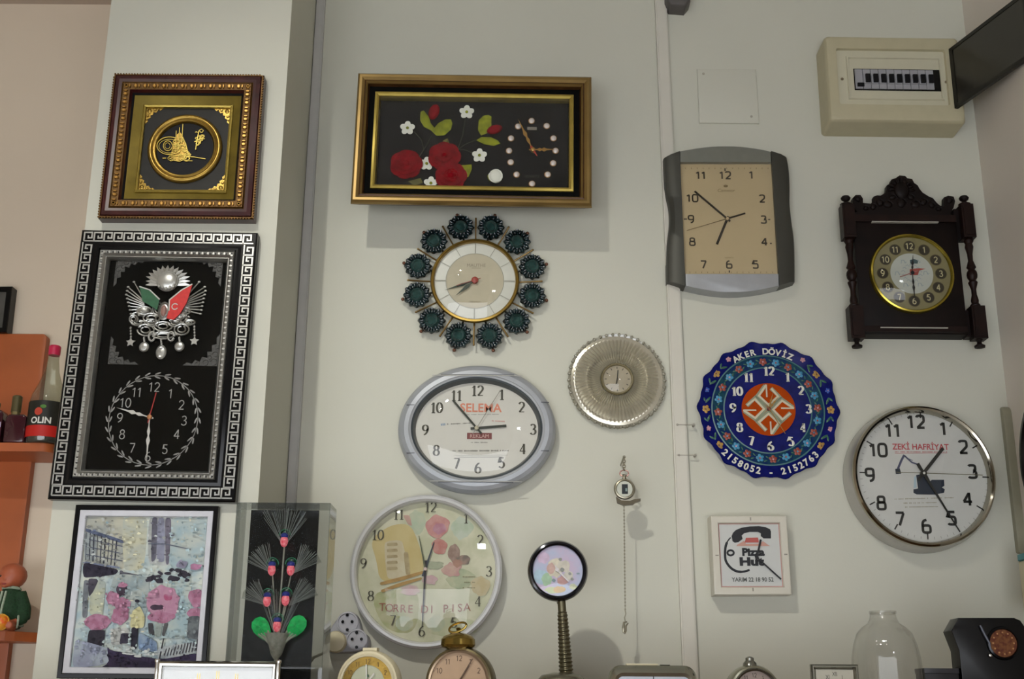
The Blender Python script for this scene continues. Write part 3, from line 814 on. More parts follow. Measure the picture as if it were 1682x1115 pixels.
hand(it, 'second_hand', c, LZ(1232, 640, 64), 66.4, 3.2, mat('hand_red_bright', '#b23a28', .5), 6, 'taper')
it.M().m(hg).lathe(c[0], c[1], [(3.5, 61), (3.5, 67.5), (2, 68.5)], 14).build('hand_hub', it.root)
it.M().m(glass).box(-W/2+35.5, -H/2+35.5, 72.8, W/2-35.5, H/2-35.5, 73.4).build('glass_pane', it.root)

# ------------------------------------------------------------------ sunburst clock with twelve ceramic flowers
it = Item('sunburst_clock', 'round brass wall clock ringed by twelve dark green ceramic flowers', 'clock', 780, 461, 0, 14)
m = it.M(); m.ang = 30
m.m(gold).lathe(0, 0, [(60, 0), (66, 3), (71, 10), (72.5, 15), (71, 19), (68, 20), (66.5, 18), (66, 12)], 96, caps=(True, False)); m.build('bezel', it.root)
m = it.M(); m.m(mat('dial_pearl', '#cfd1c6', .35, var=.05, vs=25)).lathe(0, 0, [(66, 10), (66, 12), (47, 13)], 96, caps=(True, False))
m.m(mat('dial_beige', '#b6af96', .45, var=.04)).disc(0, 0, 47.5, 13.1, n=72)
m.m(mat('dial_line', '#9c9c8e', .5)); m.ring(0, 0, 46.6, 47.8, 13.4, 72)
for i in range(12):
    t = PI*i/6; a, b = math.sin(t), math.cos(t)
    m.ribbon([(48*a, 48*b), (65*a, 65*b)], 1.0 if i % 3 else 1.8, 13.7)
m.m(mat('faint_brown', '#8d8470', .6)).text('MAUTHE', 2, 27, 5.5, 13.6).text('electronic', 2, 22.5, 2.6, 13.6); m.text('GERMANY', 1, -36, 2.8, 13.6)
m.build('dial', it.root)
c = it.L(780, 461, 16); dk = mat('hand_dark_green', '#3c453c', .4, .3)
hand(it, 'minute_hand', (0, 0), it.L(731, 476, 16), 15, 3.4, dk, 6, 'lance')
hand(it, 'hour_hand', (0, 0), it.L(749, 485, 16), 16.4, 4.4, dk, 6, 'lance')
hand(it, 'second_hand', (0, 0), (-30, -10), 17.8, 1.0, mat('hand_red_dull', '#8a4038', .5), 10)
it.M().m(mat('hub_red', '#9c463c', .4)).lathe(0, 0, [(5.5, 13.2), (5.5, 18.5), (3, 20)], 20).build('hand_hub', it.root)
it.M().m(glass).lathe(0, 0, [(66.5, 18), (50, 24), (30, 28), (12, 29.6), (1, 30)], 48, caps=(False, True)).build('glass_dome', it.root)
cer = mat('ceramic_green', '#18272a', .12, var=.5, vs=70, coat=.6)
cer2 = mat('ceramic_teal', '#28423f', .1, var=.4, vs=90, coat=.6)
rodm = mat('brass_rod', '#7a6238', .35, .7, var=.2)
for i in range(12):
    t = PI*i/6; a, b = math.sin(t), math.cos(t)
    m = it.M().m(rodm); m.tube([(62*a, 62*b, 7), (85*a, 85*b, 10), (109*a, 109*b, 14)], [1.6, 1.3, 1.6], 7); m.ell((109*a, 109*b, 14), (1.9, 1.9, 1.9), 7, 5); m.build('ray_rod', it.root)
    t = PI*i/6+PI/12; a, b = math.sin(t), math.cos(t)
    ca, cb = 97*a, 97*b
    st = it.M().m(mat('dark_iron', '#2c2a24', .4, .5)); st.tube([(62*a, 62*b, 6), (118*a, 118*b, 9)], 1.7, 7); st.m(mat('copper_ball', '#6f4a38', .35, .6)).ell((121*a, 121*b, 9.5), (3, 3, 3), 10, 7); st.build('flower_stem', it.root)
    fl = it.M().m(cer); fl.ang = 50
    def modf(r, w, j, i_): return (r*(1+.07*math.cos(j*2*PI*12/72)) if i_ < 3 else r, w+(1.2*math.cos(j*2*PI*12/72) if 0 < i_ < 5 else 0))
    fl.lathe(ca, cb, [(19, 9.5), (21.5, 13), (20, 16.5), (16, 14.5), (12, 16.5)], 72, mod=modf, caps=(True, False))
    fl.m(cer2).lathe(ca, cb, [(12, 16.5), (9.5, 20), (8, 19), (6, 15), (3, 13.5), (1, 15)], 24)
    for q in range(12):
        s_ = 2*PI*q/12+.26; fl.m(cer).ell((ca+16.5*math.cos(s_), cb+16.5*math.sin(s_), 16.5), (4.0, 2.2, 1.8), 7, 5, s_)
    fl.build('ceramic_flower', it.root)

# ------------------------------------------------------------------ oval silver clock
it = Item('oval_clock', 'oval silver plastic wall clock with a white dial', 'clock', 783, 702, 0, 30)
A = 128.5; B = (it.L(783, 596, 26)[1]-it.L(783, 808, 26)[1])/2; dr = B-A
m = it.M(); m.ang = 22
m.m(silvp).lathe(0, 0, [(A-10, 0), (A-3, 6), (A, 14), (A-1, 22), (A-5, 28), (A-11, 31), (A-18, 31.5)], 120, dr=dr, caps=(True, False))
m.m(mat('silver_plastic_inner', '#b9bdc1', .3, .3, var=.03)).lathe(0, 0, [(A-18, 31.5), (A-19, 30), (A-23, 28)], 120, dr=dr, caps=(False, False))
m.m(mat('seam_grey', '#5c5f63', .5))
bz = Zf(640, 580, 4.645)
for yy in (166, 985):
    a, b = it.L(*bz(672, yy), 30); m.box(-60, b-.6, 29, 60, b+.6, 31.9)
    m.m(silvb).box(-74, b-1.9 if yy < 500 else b+.7, 31, 74, b-.7 if yy < 500 else b+1.9, 32.2); m.m(MATS['seam_grey'])
for xx, yy, sg in ((160, 395, -1), (160, 762, -1), (1185, 375, 1), (1185, 745, 1)):
    a, b = it.L(*bz(xx, yy), 30); m.box(a-6.5, b-.5, 28, a+6.5, b+.5, 31.9)
m.build('frame', it.root)
m = it.M(); m.ang = 30; m.m(mat('rim_charcoal', '#3d4447', .35, var=.1)).lathe(0, 0, [(A-23, 28), (A-22, 29.5), (A-25, 28), (A-28, 20), (A-29, 15)], 120, dr=dr, caps=(False, False)).build('inner_rim', it.root)
LZ = lambda x, y, w=17: it.L(*bz(x, y), w)
m = it.M(); m.m(mat('dial_white', '#cdccc2', .5, var=.02)).lathe(0, 0, [(A-28, 14), (A-28, 16)], 96, dr=dr)
m.m(mat('numeral_olive', '#4b4a3e', .6))
for t, x, y in (('12', 672, 285), ('11', 510, 322), ('10', 360, 415), ('9', 273, 585), ('8', 357, 740), ('7', 512, 840), ('6', 675, 875), ('5', 855, 835), ('4', 1015, 730), ('3', 1095, 580), ('2', 1008, 410), ('1', 855, 315)):
    number(m, t, *LZ(x, y), 18, 16.5, .17, serif=True, asp=.95)
m.m(mat('print_salmon', '#d3866c', .6)).text('SELEMA', *LZ(697, 415), 14, 16.5, asp=1.0, bold=.02)
m.m(mat('print_grey', '#7f7e76', .6))
def dashes(p, q, n, h, seed=0):
    r = random.Random(seed)
    for i in range(n):
        if r.random() < .18: continue
        t0, t1 = i/n, (i+.72)/n
        a, b = p[0]+(q[0]-p[0])*t0, p[1]+(q[1]-p[1])*t0; c_, d_ = p[0]+(q[0]-p[0])*t1, p[1]+(q[1]-p[1])*t1
        m.ribbon([(a, b), (c_, d_)], h*r.uniform(.5, 1), m_w)
m_w = 16.5
dashes(LZ(570, 468), LZ(835, 465), 30, 1.2, 1); dashes(LZ(440, 540), LZ(625, 532), 20, 2.4, 2); dashes(LZ(480, 745), LZ(910, 742), 44, 2.6, 3); dashes(LZ(620, 680), LZ(750, 680), 14, 2, 4)
m.ribbon([LZ(490, 778), LZ(900, 776)], .5, 16.5); m.ribbon([LZ(530, 792), LZ(860, 790)], .9, 16.5)
m.m(mat('print_blue', '#93a6b8', .6)); dashes(LZ(390, 545), LZ(440, 540), 4, 4, 5)
m.m(mat('print_pink', '#cf9a90', .6)); dashes(LZ(780, 515), LZ(880, 520), 12, 2.4, 6)
m.m(mat('print_dark_red', '#7c4643', .6)); a, b = LZ(590, 655); c_, d_ = LZ(780, 608); m.poly([(a, b), (c_, b), (c_, d_), (a, d_)], 16.4)
m.m(mat('print_light', '#c9a79e', .6)).text('REKLAM', *LZ(685, 631), 6, 16.7)
m.build('dial', it.root)
c = LZ(664, 570, 20); hk = mat('hand_charcoal', '#33372f', .45, .2)
hand(it, 'minute_hand', c, LZ(482, 358, 20), 19.4, 3.2, hk, 12, 'bar'); hand(it, 'hour_hand', c, LZ(890, 552, 20), 18, 4.2, hk, 10, 'bar')
hand(it, 'second_hand', c, LZ(845, 283, 20), 20.8, .9, mat('hand_grey', '#8c8b80', .4), 12, 'bar')
it.M().m(mat('hub_cream', '#b9b49a', .4)).lathe(c[0], c[1], [(3.4, 16.2), (3.4, 21.5), (2, 22.4)], 16).build('hand_hub', it.root)
it.M().m(glass).lathe(0, 0, [(A-24, 28), (A-40, 34), (A-65, 38), (A-95, 40), (22, 40.3)], 72, dr=dr*.9, caps=(False, True)).build('glass_dome', it.root)

# ------------------------------------------------------------------ round tower and roses clock
it = Item('round_floral_clock', 'round white-rimmed wall clock with faded roses and a leaning tower picture', 'clock', 699.5, 936.5, 0, 30)
A = 124
m = it.M(); m.ang = 25
m.m(mat('rim_white', '#cfd0cf', .22, .15, var=.03, coat=.4)).lathe(0, 0, [(A-12, 0), (A-4, 8), (A, 20), (A-.5, 27), (A-4, 31), (A-8, 31), (A-11, 27), (A-12, 15)], 120, caps=(True, False)).build('rim', it.root)
fz = Zf(560, 790, 3.846)
LZ = lambda x, y, w=16: it.L(*fz(x, y), w)
m = it.M(); m.m(mat('dial_floral', '#b6b899', .5, var=.1, vs=24, col2='#c9c8ae')).lathe(0, 0, [(A-11, 13), (A-11, 15)], 96)
lay = [15.0]
def pt(col, pts, col2=None, vs=50):
    col = fade(col); col2 = fade(col2) if col2 else None
    lay[0] += .07
    m.m(mat('faded_'+col+(col2 or ''), col, .55, var=.18, vs=vs, col2=col2)).poly([LZ(*p) for p in chaikin(pts)], lay[0])
def bl(col, x, y, rx, ry, jit=.15, col2=None, n=18, vs=50):
    pt(col, [(x+rx*(1+random.uniform(-jit, jit))*math.cos(2*PI*i/n), y+ry*(1+random.uniform(-jit, jit))*math.sin(2*PI*i/n)) for i in range(n)], col2, vs)
random.seed(9)
pt('#9fa66f', [(190, 720), (300, 680), (470, 690), (500, 760), (470, 960), (330, 960), (240, 880)], '#b8b68c')
bl('#a9bda0', 480, 260, 60, 80, .2, '#b9c2a6'); bl('#a9bda0', 760, 300, 70, 70, .2, '#bcc9b8'); bl('#9cab86', 760, 620, 90, 60, .25, '#b6bb96'); bl('#b0b98e', 700, 920, 180, 60, .1, '#c0bf9e')
bl('#a5b594', 400, 900, 55, 50, .1, '#bcc0a2'); bl('#a5b594', 600, 900, 55, 50, .1, '#bcc0a2')
pt('#c2ab62', [(182, 372), (290, 290), (370, 268), (440, 278), (480, 360), (522, 500), (520, 590), (380, 625), (245, 640), (225, 500)], '#cdb877', 18)
pt('#cfc6a4', [(270, 380), (390, 370), (430, 600), (290, 625)], '#bfae84', 30)
for i in range(5): pt('#8f7c50', [(290, 392+i*38), (355, 388+i*38), (360, 408+i*38), (292, 412+i*38)], '#a8966a', 60)
pt('#9a8558', [(395, 450), (425, 445), (440, 590), (410, 595)], '#b7a473', 60)
pt('#b98f82', [(390, 215), (435, 215), (450, 285), (425, 275)])
bl('#b7686a', 610, 285, 78, 72, .14, '#c98b84'); bl('#a8607a', 620, 300, 40, 36, .2, '#b9849a'); bl('#b25f58', 622, 415, 50, 52, .14, '#c08278'); bl('#b98080', 700, 560, 60, 45, .25, '#c4a090')
bl('#7a5a4e', 715, 455, 36, 58, .18, '#94786a', 14, 90); bl('#5f5048', 775, 500, 46, 34, .22, '#8c6f60', 14, 90); bl('#9b6a58', 735, 520, 30, 26, .2)
bl('#7f8a70', 590, 530, 60, 26, .3, '#9aa284'); bl('#c59aa2', 560, 625, 50, 30, .25, '#c9aeae'); bl('#c59aa2', 440, 690, 60, 32, .25, '#c9b4b0')
pt('#a4772e', [(245, 640), (400, 600), (520, 566), (520, 586), (400, 625), (250, 660)]); pt('#a4772e', [(250, 688), (380, 640), (510, 606), (512, 622), (390, 660), (260, 706)])
bl('#b9a676', 880, 660, 60, 60, .2, '#c2b48c')
m.m(mat('floral_ink', '#4f4d3f', .6))
for t, x, y in (('12', 568, 165), ('1', 790, 235), ('2', 880, 372), ('3', 935, 570), ('4', 865, 760), ('5', 715, 895), ('6', 512, 948), ('7', 328, 880), ('8', 190, 725), ('9', 143, 520), ('10', 235, 340), ('11', 365, 212)):
    number(m, t, *LZ(x, y), 17, lay[0]+.1, .13, serif=True)
m.m(mat('print_russet', '#96604c', .6))
txt = 'TORRE DI PISA'
for i, ch in enumerate(txt):
    x = 262+i*(535/12); y = 795+(1-((i-6)/6)**2)*14
    if ch != ' ': m.text(ch, *LZ(x, y), 12.5, lay[0]+.15)
m.m(mat('print_olive', '#7f7c5c', .6)); m_w = lay[0]+.1
for i in range(3): dashes(LZ(770, 605+i*35), LZ(850, 605+i*35), 8, 2, i)
m.build('dial', it.root)
c = LZ(533, 556, 20)
hand(it, 'minute_hand', c, LZ(512, 925, 20), 19.6, 3.4, mat('hand_black', '#1e1a1c', .4), 14, 'taper')
hand(it, 'hour_hand', c, LZ(588, 385, 20), 18.4, 4.0, mat('hand_slate', '#3a4048', .4), 12, 'taper')
hand(it, 'alarm_hand', c, LZ(493, 345, 20), 20.8, 3.0, mat('hand_moss', '#5c6148', .4), 0, 'taper')
it.M().m(mat('hub_pale', '#c9b5ac', .4)).lathe(c[0], c[1], [(3, 15), (3, 22), (1.8, 23)], 16).build('hand_hub', it.root)
it.M().m(glass).lathe(0, 0, [(A-11, 27), (A-30, 31), (A-60, 35), (A-95, 37.4), (1, 38)], 72, caps=(False, True)).build('glass_dome', it.root)

# ------------------------------------------------------------------ cut glass dish clock
it = Item('glass_dish_clock', 'round ribbed crystal dish with a tiny clock at its centre', 'clock', 1013, 625, 0, 8)
crys = mat('crystal_grey', '#bdb8a6', .2, .45, var=.15, vs=14, coat=.6)
cry2 = glassmat('crystal_edge', '#d8d8cc', .08, .10, .5, '#aeaa98')
m = it.M().m(crys); m.ang = 60
def modr(r, w, j, i_): return (r, w+(2.2 if j % 2 else -1.4) if 0 < i_ < 12 else w)
m.lathe(0, 0, [(24, 6), (26, 16), (29, 18), (32, 16), (36, 13), (41, 12.5), (45, 14.5), (48, 18), (52, 17), (58, 14), (65, 11.5), (71, 10), (75, 9.5)], 132, mod=modr, caps=(False, False))
m.lathe(0, 0, [(75, 9.5), (74, 4), (40, 1), (24, 1), (1, 1)], 84, caps=(False, False)); m.build('ribbed_dish', it.root)
m = it.M().m(cry2); m.ang = 60
m.lathe(0, 0, [(74, 9), (78.5, 10), (80, 7), (76, 4)], 120, mod=lambda r, w, j, i_: (r+(1.2*math.cos(j*2*PI*40/120) if i_ in (1, 2) else 0), w), caps=(False, False))
for i in range(46):
    t = 2*PI*i/46; m.ell((78*math.cos(t), 78*math.sin(t), 9.5), (3.4, 2.6, 2.8), 8, 6, t)
m.build('beaded_edge', it.root)
m = it.M(); m.ang = 30; m.m(mat('bezel_brassy', '#a59c7c', .2, .8)).lathe(0, 0, [(25, 14), (27, 19), (25.5, 22), (23.5, 22), (22.5, 19), (22.5, 17)], 60, caps=(False, False)).build('bezel', it.root)
m = it.M(); m.m(mat('dial_taupe', '#a39a84', .5, var=.08)).lathe(0, 0, [(23.2, 15), (23.2, 18)], 48); m.m(dkink)
for i in range(12):
    t = PI*i/6; m.ribbon([(17*math.sin(t), 17*math.cos(t)), (20.5*math.sin(t), 20.5*math.cos(t))], 1.1, 18.3)
m.build('dial', it.root)
hand(it, 'minute_hand', (0, 0), (1.5, 15), 18.6, 1.5, dkink, 2); hand(it, 'hour_hand', (0, 0), (-2, -9), 19.5, 1.9, dkink, 2)
it.M().m(glass).lathe(0, 0, [(23, 21), (15, 24), (7, 25.4), (1, 25.8)], 40, caps=(False, True)).build('glass_dome', it.root)

# ------------------------------------------------------------------ hanging pocket watch
it = Item('pocket_watch', 'silver pocket watch hung by its ring with a long thin chain below', 'watch', 1026, 803, 0, 62)
wm = mat('worn_silver', '#8f8a78', .3, .75, var=.15); pinkm = mat('copper_pink', '#b08a80', .35, .6)
wk = 62
m = it.M().m(wm); m.ang = 30
m.lathe(0, 0, [(13, 54), (16, 57), (17, 61), (15.5, 64), (13.5, 64.5), (12.5, 63)], 48, caps=(True, False)).build('watch_case', it.root)
m = it.M().m(mat('watch_dial', '#c5c8ba', .4)).lathe(0, 0, [(13.5, 59), (13.5, 62.6)], 40)
m.m(mat('watch_window', '#23292b', .3)).box(-4.5, -8, 62.7, 5, 7.5, 63.2); m.m(mat('print_mint', '#7f9490', .5)).box(1, -4, 63.2, 4, 1, 63.5)
m.build('dial', it.root)
m = it.M().m(wm); m.tube([(0, 16, 60), (0, 21, 60)], [3.5, 2.6], 10); m.ell((0, 22, 60), (3.6, 3, 3.6), 10, 6); m.build('crown', it.root)
m = it.M().m(pinkm); m.tube([(7*math.cos(t*PI/10), 25.5+5*math.sin(t*PI/10), 60+math.sin(t)) for t in range(20)], 1.1, 6, True); m.build('bow', it.root)
m = it.M().m(wm)
topy = it.L(1025, 751, 62)[1]
n = 5
for i in range(n):
    v = 31+(topy-31)*(i+.5)/n; vert = (topy-31)/n*.72
    m.tube([((2.2 if i % 2 else .8)*math.cos(t*PI/6), v+vert*math.sin(t*PI/6), 60+(.6 if i % 2 else 2.0)*math.cos(t*PI/6)) for t in range(12)], .8, 5, True)
m.build('hanging_chain', it.root)
m = it.M().m(wm); m.tube([(0, topy, 64), (0, topy+1, 40), (0, topy-1, 0)], 1.4, 7); m.ell((0, topy, 65), (2.6, 2.6, 2), 8, 5); m.build('wall_hook', it.root)
m = it.M().m(mat('bronze_dark', '#5f5848', .35, .6))
m.poly([it.L(x, y, 62) for x, y in ((1012, 816), (1020, 822), (1034, 823), (1042, 820), (1052, 819), (1052, 823), (1043, 826), (1040, 829), (1024, 830), (1014, 826))], 57, 65)
m.build('open_lid', it.root)
m = it.M().m(wm)
p0 = it.L(1025, 828, 58); p1 = it.L(1027, 1002, 58); n = 62
for i in range(n):
    a = p0[0]+(p1[0]-p0[0])*(i+.5)/n; b = p0[1]+(p1[1]-p0[1])*(i+.5)/n
    m.ell((a, b, 58), ((1.5, 1.9, .8) if i % 2 else (.8, 1.9, 1.5)), 6, 4)
m.build('long_chain', it.root)
m = it.M().m(wm)
p = [it.L(x, y, 58) for x, y in ((1027, 1002), (1028, 1008), (1026, 1014), (1027, 1020))]; m.tube([(*q, 58) for q in p], .9, 6)
p = [it.L(x, y, 58) for x, y in ((1030, 1021), (1025, 1022), (1024, 1030), (1024, 1038), (1026, 1040), (1028, 1036), (1028, 1028), (1032, 1023))]; m.tube([(*q, 58) for q in p], [1.2, 1.6, 2.2, 2, 1.6, 1.6, 1.4, 1], 7)
m.build('chain_clasp', it.root)

# ------------------------------------------------------------------ square two-tone clock
it = Item('square_clock', 'squarish clock with dark grey wavy sides and pale silver top and bottom', 'clock', 1196, 360, 0, 28)
cz = Zf(1080, 220, 4.129)
def LZ(x, y, w=28): return it.L(*cz(x, y), w)
dks = mat('dark_silver', '#4a4a44', .42, .45, var=.1, vs=10); lts = mat('light_silver', '#a7aaad', .35, .4, var=.05)
def sm(pts, n=5):
    o = []
    for i in range(len(pts)-1):
        p0 = pts[max(i-1, 0)]; p1 = pts[i]; p2 = pts[i+1]; p3 = pts[min(i+2, len(pts)-1)]
        for j in range(n):
            t = j/n
            o.append(tuple(.5*(2*p1[q]+(p2[q]-p0[q])*t+(2*p0[q]-5*p1[q]+4*p2[q]-p3[q])*t*t+(-p0[q]+3*p1[q]-3*p2[q]+p3[q])*t**3) for q in (0, 1)))
    return o+[pts[-1]]
lo = sm([(45, 152), (52, 300), (62, 400), (82, 500), (85, 600), (72, 720), (68, 850), (70, 990)])
li = [(152, 115), (190, 1030)]
m = it.M().m(dks); m.ang = 28
def side(outer, inner, nm):
    m = it.M().m(dks); m.ang = 28
    n = len(outer); inn = [(inner[0][0]+(inner[1][0]-inner[0][0])*i/(n-1), inner[0][1]+(inner[1][1]-inner[0][1])*i/(n-1)) for i in range(n)]
    rows = []
    for i in range(n):
        a = LZ(*outer[i]); b = LZ(*inn[i])
        mid = ((a[0]*.6+b[0]*.4), (a[1]*.6+b[1]*.4))
        rows.append([(a[0], a[1], 0), (a[0], a[1], 18), (a[0]*.93+b[0]*.07, a[1]*.93+b[1]*.07, 22), (*mid, 27), (b[0], b[1], 28), (b[0], b[1], 0)])
    m.loft(rows, True, True); m.build(nm, it.root)
side(lo, li, 'side_panel')
ro = sm([(885, 148), (900, 230), (906, 350), (906, 460), (918, 580), (934, 700), (940, 850), (940, 990)])
side(ro, [(772, 115), (828, 1028)], 'side_panel')
def capp(pts, nm, mt):
    m = it.M().m(mt); m.ang = 30; P = [LZ(*p) for p in pts]; m.bevpoly(P, 0, 27, 2.5).build(nm, it.root)
capp([(152, 190), (152, 115)]+[(152+620*i/12, 115-36*math.sin(PI*i/12)) for i in range(1, 12)]+[(772, 118), (776, 190)], 'top_cap', mat('top_silver', '#85877f', .35, .45, var=.04))
capp([(826, 945), (828, 1028)]+[(828-638*i/12, 1028+46*math.sin(PI*i/12)) for i in range(1, 12)]+[(190, 1028), (188, 945)], 'bottom_cap', lts)
m = it.M(); m.m(mat('dial_tan', '#b9a781', .55, var=.03, vs=10)).poly([LZ(x, y, 20) for x, y in ((150, 180), (785, 180), (822, 955), (180, 955))], 0, 19.5)
m.m(mat('ink_brown', '#2e2614', .6))
for t, x, y in (('12', 460, 280), ('1', 637, 278), ('2', 710, 438), ('3', 720, 580), ('4', 725, 730), ('5', 665, 885), ('6', 487, 885), ('7', 313, 885), ('8', 237, 730), ('9', 228, 577), ('10', 237, 435), ('11', 295, 280)):
    number(m, t, *LZ(x, y, 20), 13.5, 19.9, .18, e=3.6, asp=1.25)
for x0, y0, x1, y1 in ((458, 232, 458, 252), (487, 925, 487, 940), (178, 577, 200, 577), (750, 580, 765, 580), (763, 742, 775, 742)): m.ribbon([LZ(x0, y0, 20), LZ(x1, y1, 20)], 2, 19.9)
m.m(mat('ink_tan', '#7c6a44', .6)).text('Camwor', *LZ(467, 382, 20), 5.6, 19.9, shear=.2); a, b = LZ(463, 352, 20); m.ell((a, b, 19.6), (4, 2.4, .4), 10, 5)
for y in (233, 938):
    for i in range(15): 
        x = 190+i*40; p = LZ(x+(y > 500)*30, y, 20); m.box(p[0]-.4, p[1]-1.2, 19.6, p[0]+.4, p[1]+1.2, 19.9)
m.text('QUARTZ', *LZ(487, 838, 20), 2.4, 19.9)
m.build('dial', it.root)
c = LZ(474, 574, 23); hb = mat('hand_brown_black', '#241d10', .45)
hand(it, 'minute_hand', c, LZ(252, 387, 23), 22, 3.0, hb, 6); hand(it, 'hour_hand', c, LZ(404, 745, 23), 21, 4.0, hb, 5)
hand(it, 'second_hand', c, LZ(200, 655, 23), 23, .8, mat('hand_umber', '#6b5a38', .5), 0)
hand(it, 'second_hand_counterweight', c, LZ(595, 538, 23), 23, 2.6, hb, 0, 'bar')
it.M().m(mat('hub_tan', '#c2ad84', .4)).lathe(c[0], c[1], [(2.6, 19), (2.6, 24.6), (1.5, 25)], 14).build('hand_hub', it.root)
it.M().m(glass).poly([LZ(x, y, 26) for x, y in ((160, 195), (775, 195), (815, 945), (188, 945))], 25.2, 25.8).build('glass_pane', it.root)
# ------------------------------------------------------------------ fuse box with its door open
it = rect('fuse_box', 'cream fuse box with its smoked door swung open, high beside the corner', 'fuse box', [(1353.4, 57), (1573, 61), (1590, 203), (1364, 196)], 0, 55)
W, H = it.W, it.H
cb = mat('box_cream', '#b8b193', .45, var=.03); cb2 = mat('box_cream_light', '#c4c0a8', .4, var=.02)
z = Zf(1320, 0, 4.6464)
def LZ(x, y, w=55): return it.L(*z(x, y), w)
a0, b1 = LZ(247, 368); a1, b0 = LZ(1120, 805)
m = it.M(); m.ang = 35
def rr(u0, v0, u1, v1, r=5, n=4):
    o = []
    for cx, cy, s0 in ((u1-r, v1-r, 0), (u0+r, v1-r, 90), (u0+r, v0+r, 180), (u1-r, v0+r, 270)):
        o += [(cx+r*math.cos(math.radians(s0+90*i/n)), cy+r*math.sin(math.radians(s0+90*i/n))) for i in range(n+1)]
    return o
m.m(cb)
rings = [[(a, b, w) for a, b in rr(-W/2+i, -H/2+i, W/2-i, H/2-i, 6)] for i, w in ((0, 0), (0, 47), (1, 51), (3, 54), (6, 55))]
rings += [[(a, b, w) for a, b in rr(a0-i, b0-i, a1+i, b1+i, 3)] for i, w in ((0, 55), (-1, 50))]
m.loft(rings, True, False)
m.m(cb2).poly(rr(a0, b0, a1, b1, 3), 49, 50)
m.build('housing', it.root)
m = it.M().m(cb2); u0, v1 = LZ(320, 430, 50); u1, v0 = LZ(1075, 770, 50)
uu0, vv1 = LZ(375, 545, 44); uu1, vv0 = LZ(1048, 708, 44)
m.loft([[(u0, v0, 50), (u1, v0, 50), (u1, v1, 50), (u0, v1, 50)], [(u0+1, v0+1, 52.5), (u1-1, v0+1, 52.5), (u1-1, v1-1, 52.5), (u0+1, v1-1, 52.5)], [(u0+3, v0+3, 52.5), (u1-3, v0+3, 52.5), (u1-3, v1-3, 52.5), (u0+3, v1-3, 52.5)], [(u0+4, v0+4, 50.4), (u1-4, v0+4, 50.4), (u1-4, v1-4, 50.4), (u0+4, v1-4, 50.4)]])
m.build('inner_cover', it.root)
it.M().m(black).box(uu0-1, vv0-1, 50.2, uu1+1, vv1+1, 50.9).build('breaker_slot', it.root)
n = 11; bw = (uu1-uu0)/n; gb = mat('breaker_grey', '#9c9ca0', .4, var=.04)
for i in range(n):
    if i == n-1: continue
    m = it.M().m(gb); x0 = uu0+i*bw
    m.box(x0+.4, vv0+1, 50.9, x0+bw-.4, vv1-1, 53)
    m.box(x0+1, vv0+9, 53, x0+bw-1, vv1-9, 54.5)
    o = m.build('circuit_breaker', it.root)
    t = it.M().m(blackm)
    if i == 0: t.box(x0+3, vv0+4, 53, x0+bw+1, vv0+10, 55.5)
    else: t.box(x0+bw*.28, (vv0+vv1)/2-7, 54.5, x0+bw*.86, (vv0+vv1)/2+7, 58)
    t.build('toggle', o)
for x, y in ((300, 592), (1095, 615)): a, b = LZ(x, y); it.M().m(mat('screw_bronze', '#7d705a', .5, .4)).lathe(a, b, [(2.4, 50), (2.4, 51), (1.2, 51.5)], 12).build('screw', it.root)
# smoked door hinged on the right, swung out
dm = glassmat('smoked_plastic', '#4c483c', .25, .06, .62, '#35322a', .5); dfr = mat('door_edge', '#1c1b16', .4, var=.1)
hx, hy1 = it.L(1559, 84, 55); _, hy0 = it.L(1568, 176, 55)
wl = (a1-a0); phi = math.radians(108)
du, dw = -math.cos(phi), math.sin(phi)
door = it.M().m(dm)
def dpt(s, v, t=0): return (hx+du*s+dw*t, v, 56+dw*s-du*t)
def dbox(mm, s0, v0, s1, v1, t0, t1):
    mm.add([dpt(s, v, t) for s in (s0, s1) for v in (v0, v1) for t in (t0, t1)], [[0, 1, 3, 2], [4, 6, 7, 5], [0, 4, 5, 1], [2, 3, 7, 6], [0, 2, 6, 4], [1, 5, 7, 3]])
dbox(door, 4, hy0, wl, hy1, 0, 2)
do = door.build('smoked_door', it.root)
e = it.M().m(dfr)
dbox(e, 0, hy0-3, 8, hy1+2, -1, 5); dbox(e, 0, hy0-3, wl, hy0+4, -1, 5); dbox(e, 0, hy1-3, wl, hy1+3, -1, 5); dbox(e, wl-7, hy0-3, wl, hy1+3, -1, 5)
e.build('door_rim', do)

# ------------------------------------------------------------------ carved wooden clock
it = Item('carved_wooden_clock', 'dark carved wooden wall clock with turned side posts and brass dial', 'clock', 1498, 450, 0, 34)
z = Zf(1360, 270, 3.486)
def LZ(x, y, w=34): return it.L(*z(x, y), w)
wd_ = mat('dark_walnut', '#120907', .5, var=.5, vs=22, spec=.22); wd2 = mat('walnut_edge', '#1b0c08', .45, var=.4, vs=30, spec=.25)
m = it.M(); m.ang = 30; m.m(wd_)
P = [LZ(150, 280), LZ(748, 285), LZ(812, 968), LZ(200, 966)]
um0 = LZ(170, 620)[0]; um1 = LZ(772, 620)[0]; vt = (P[0][1]+P[1][1])/2; vb = (P[2][1]+P[3][1])/2
m.bevpoly([(um0, vb), (um1, vb), (um1, vt), (um0, vt)], 0, 30, 2)
m.m(wd2).box(um0+2, vt-14, 22, um1-2, vt-2, 35).box(um0+2, vb+2, 22, um1-2, vb+12, 35)
m.build('body', it.root)
inl = mat('pale_inlay', '#a9a69c', .4, var=.05)
for xs, y in (((252, 632), 328), ((300, 686), 934)):
    a, b = LZ(xs[0], y, 35); c_, _ = LZ(xs[1], y, 35); it.M().m(inl).box(a, b-.9, 29.5, c_, b+.9, 36).build('inlay_strip', it.root)
cz = Zf(1380, 280, 7.645)
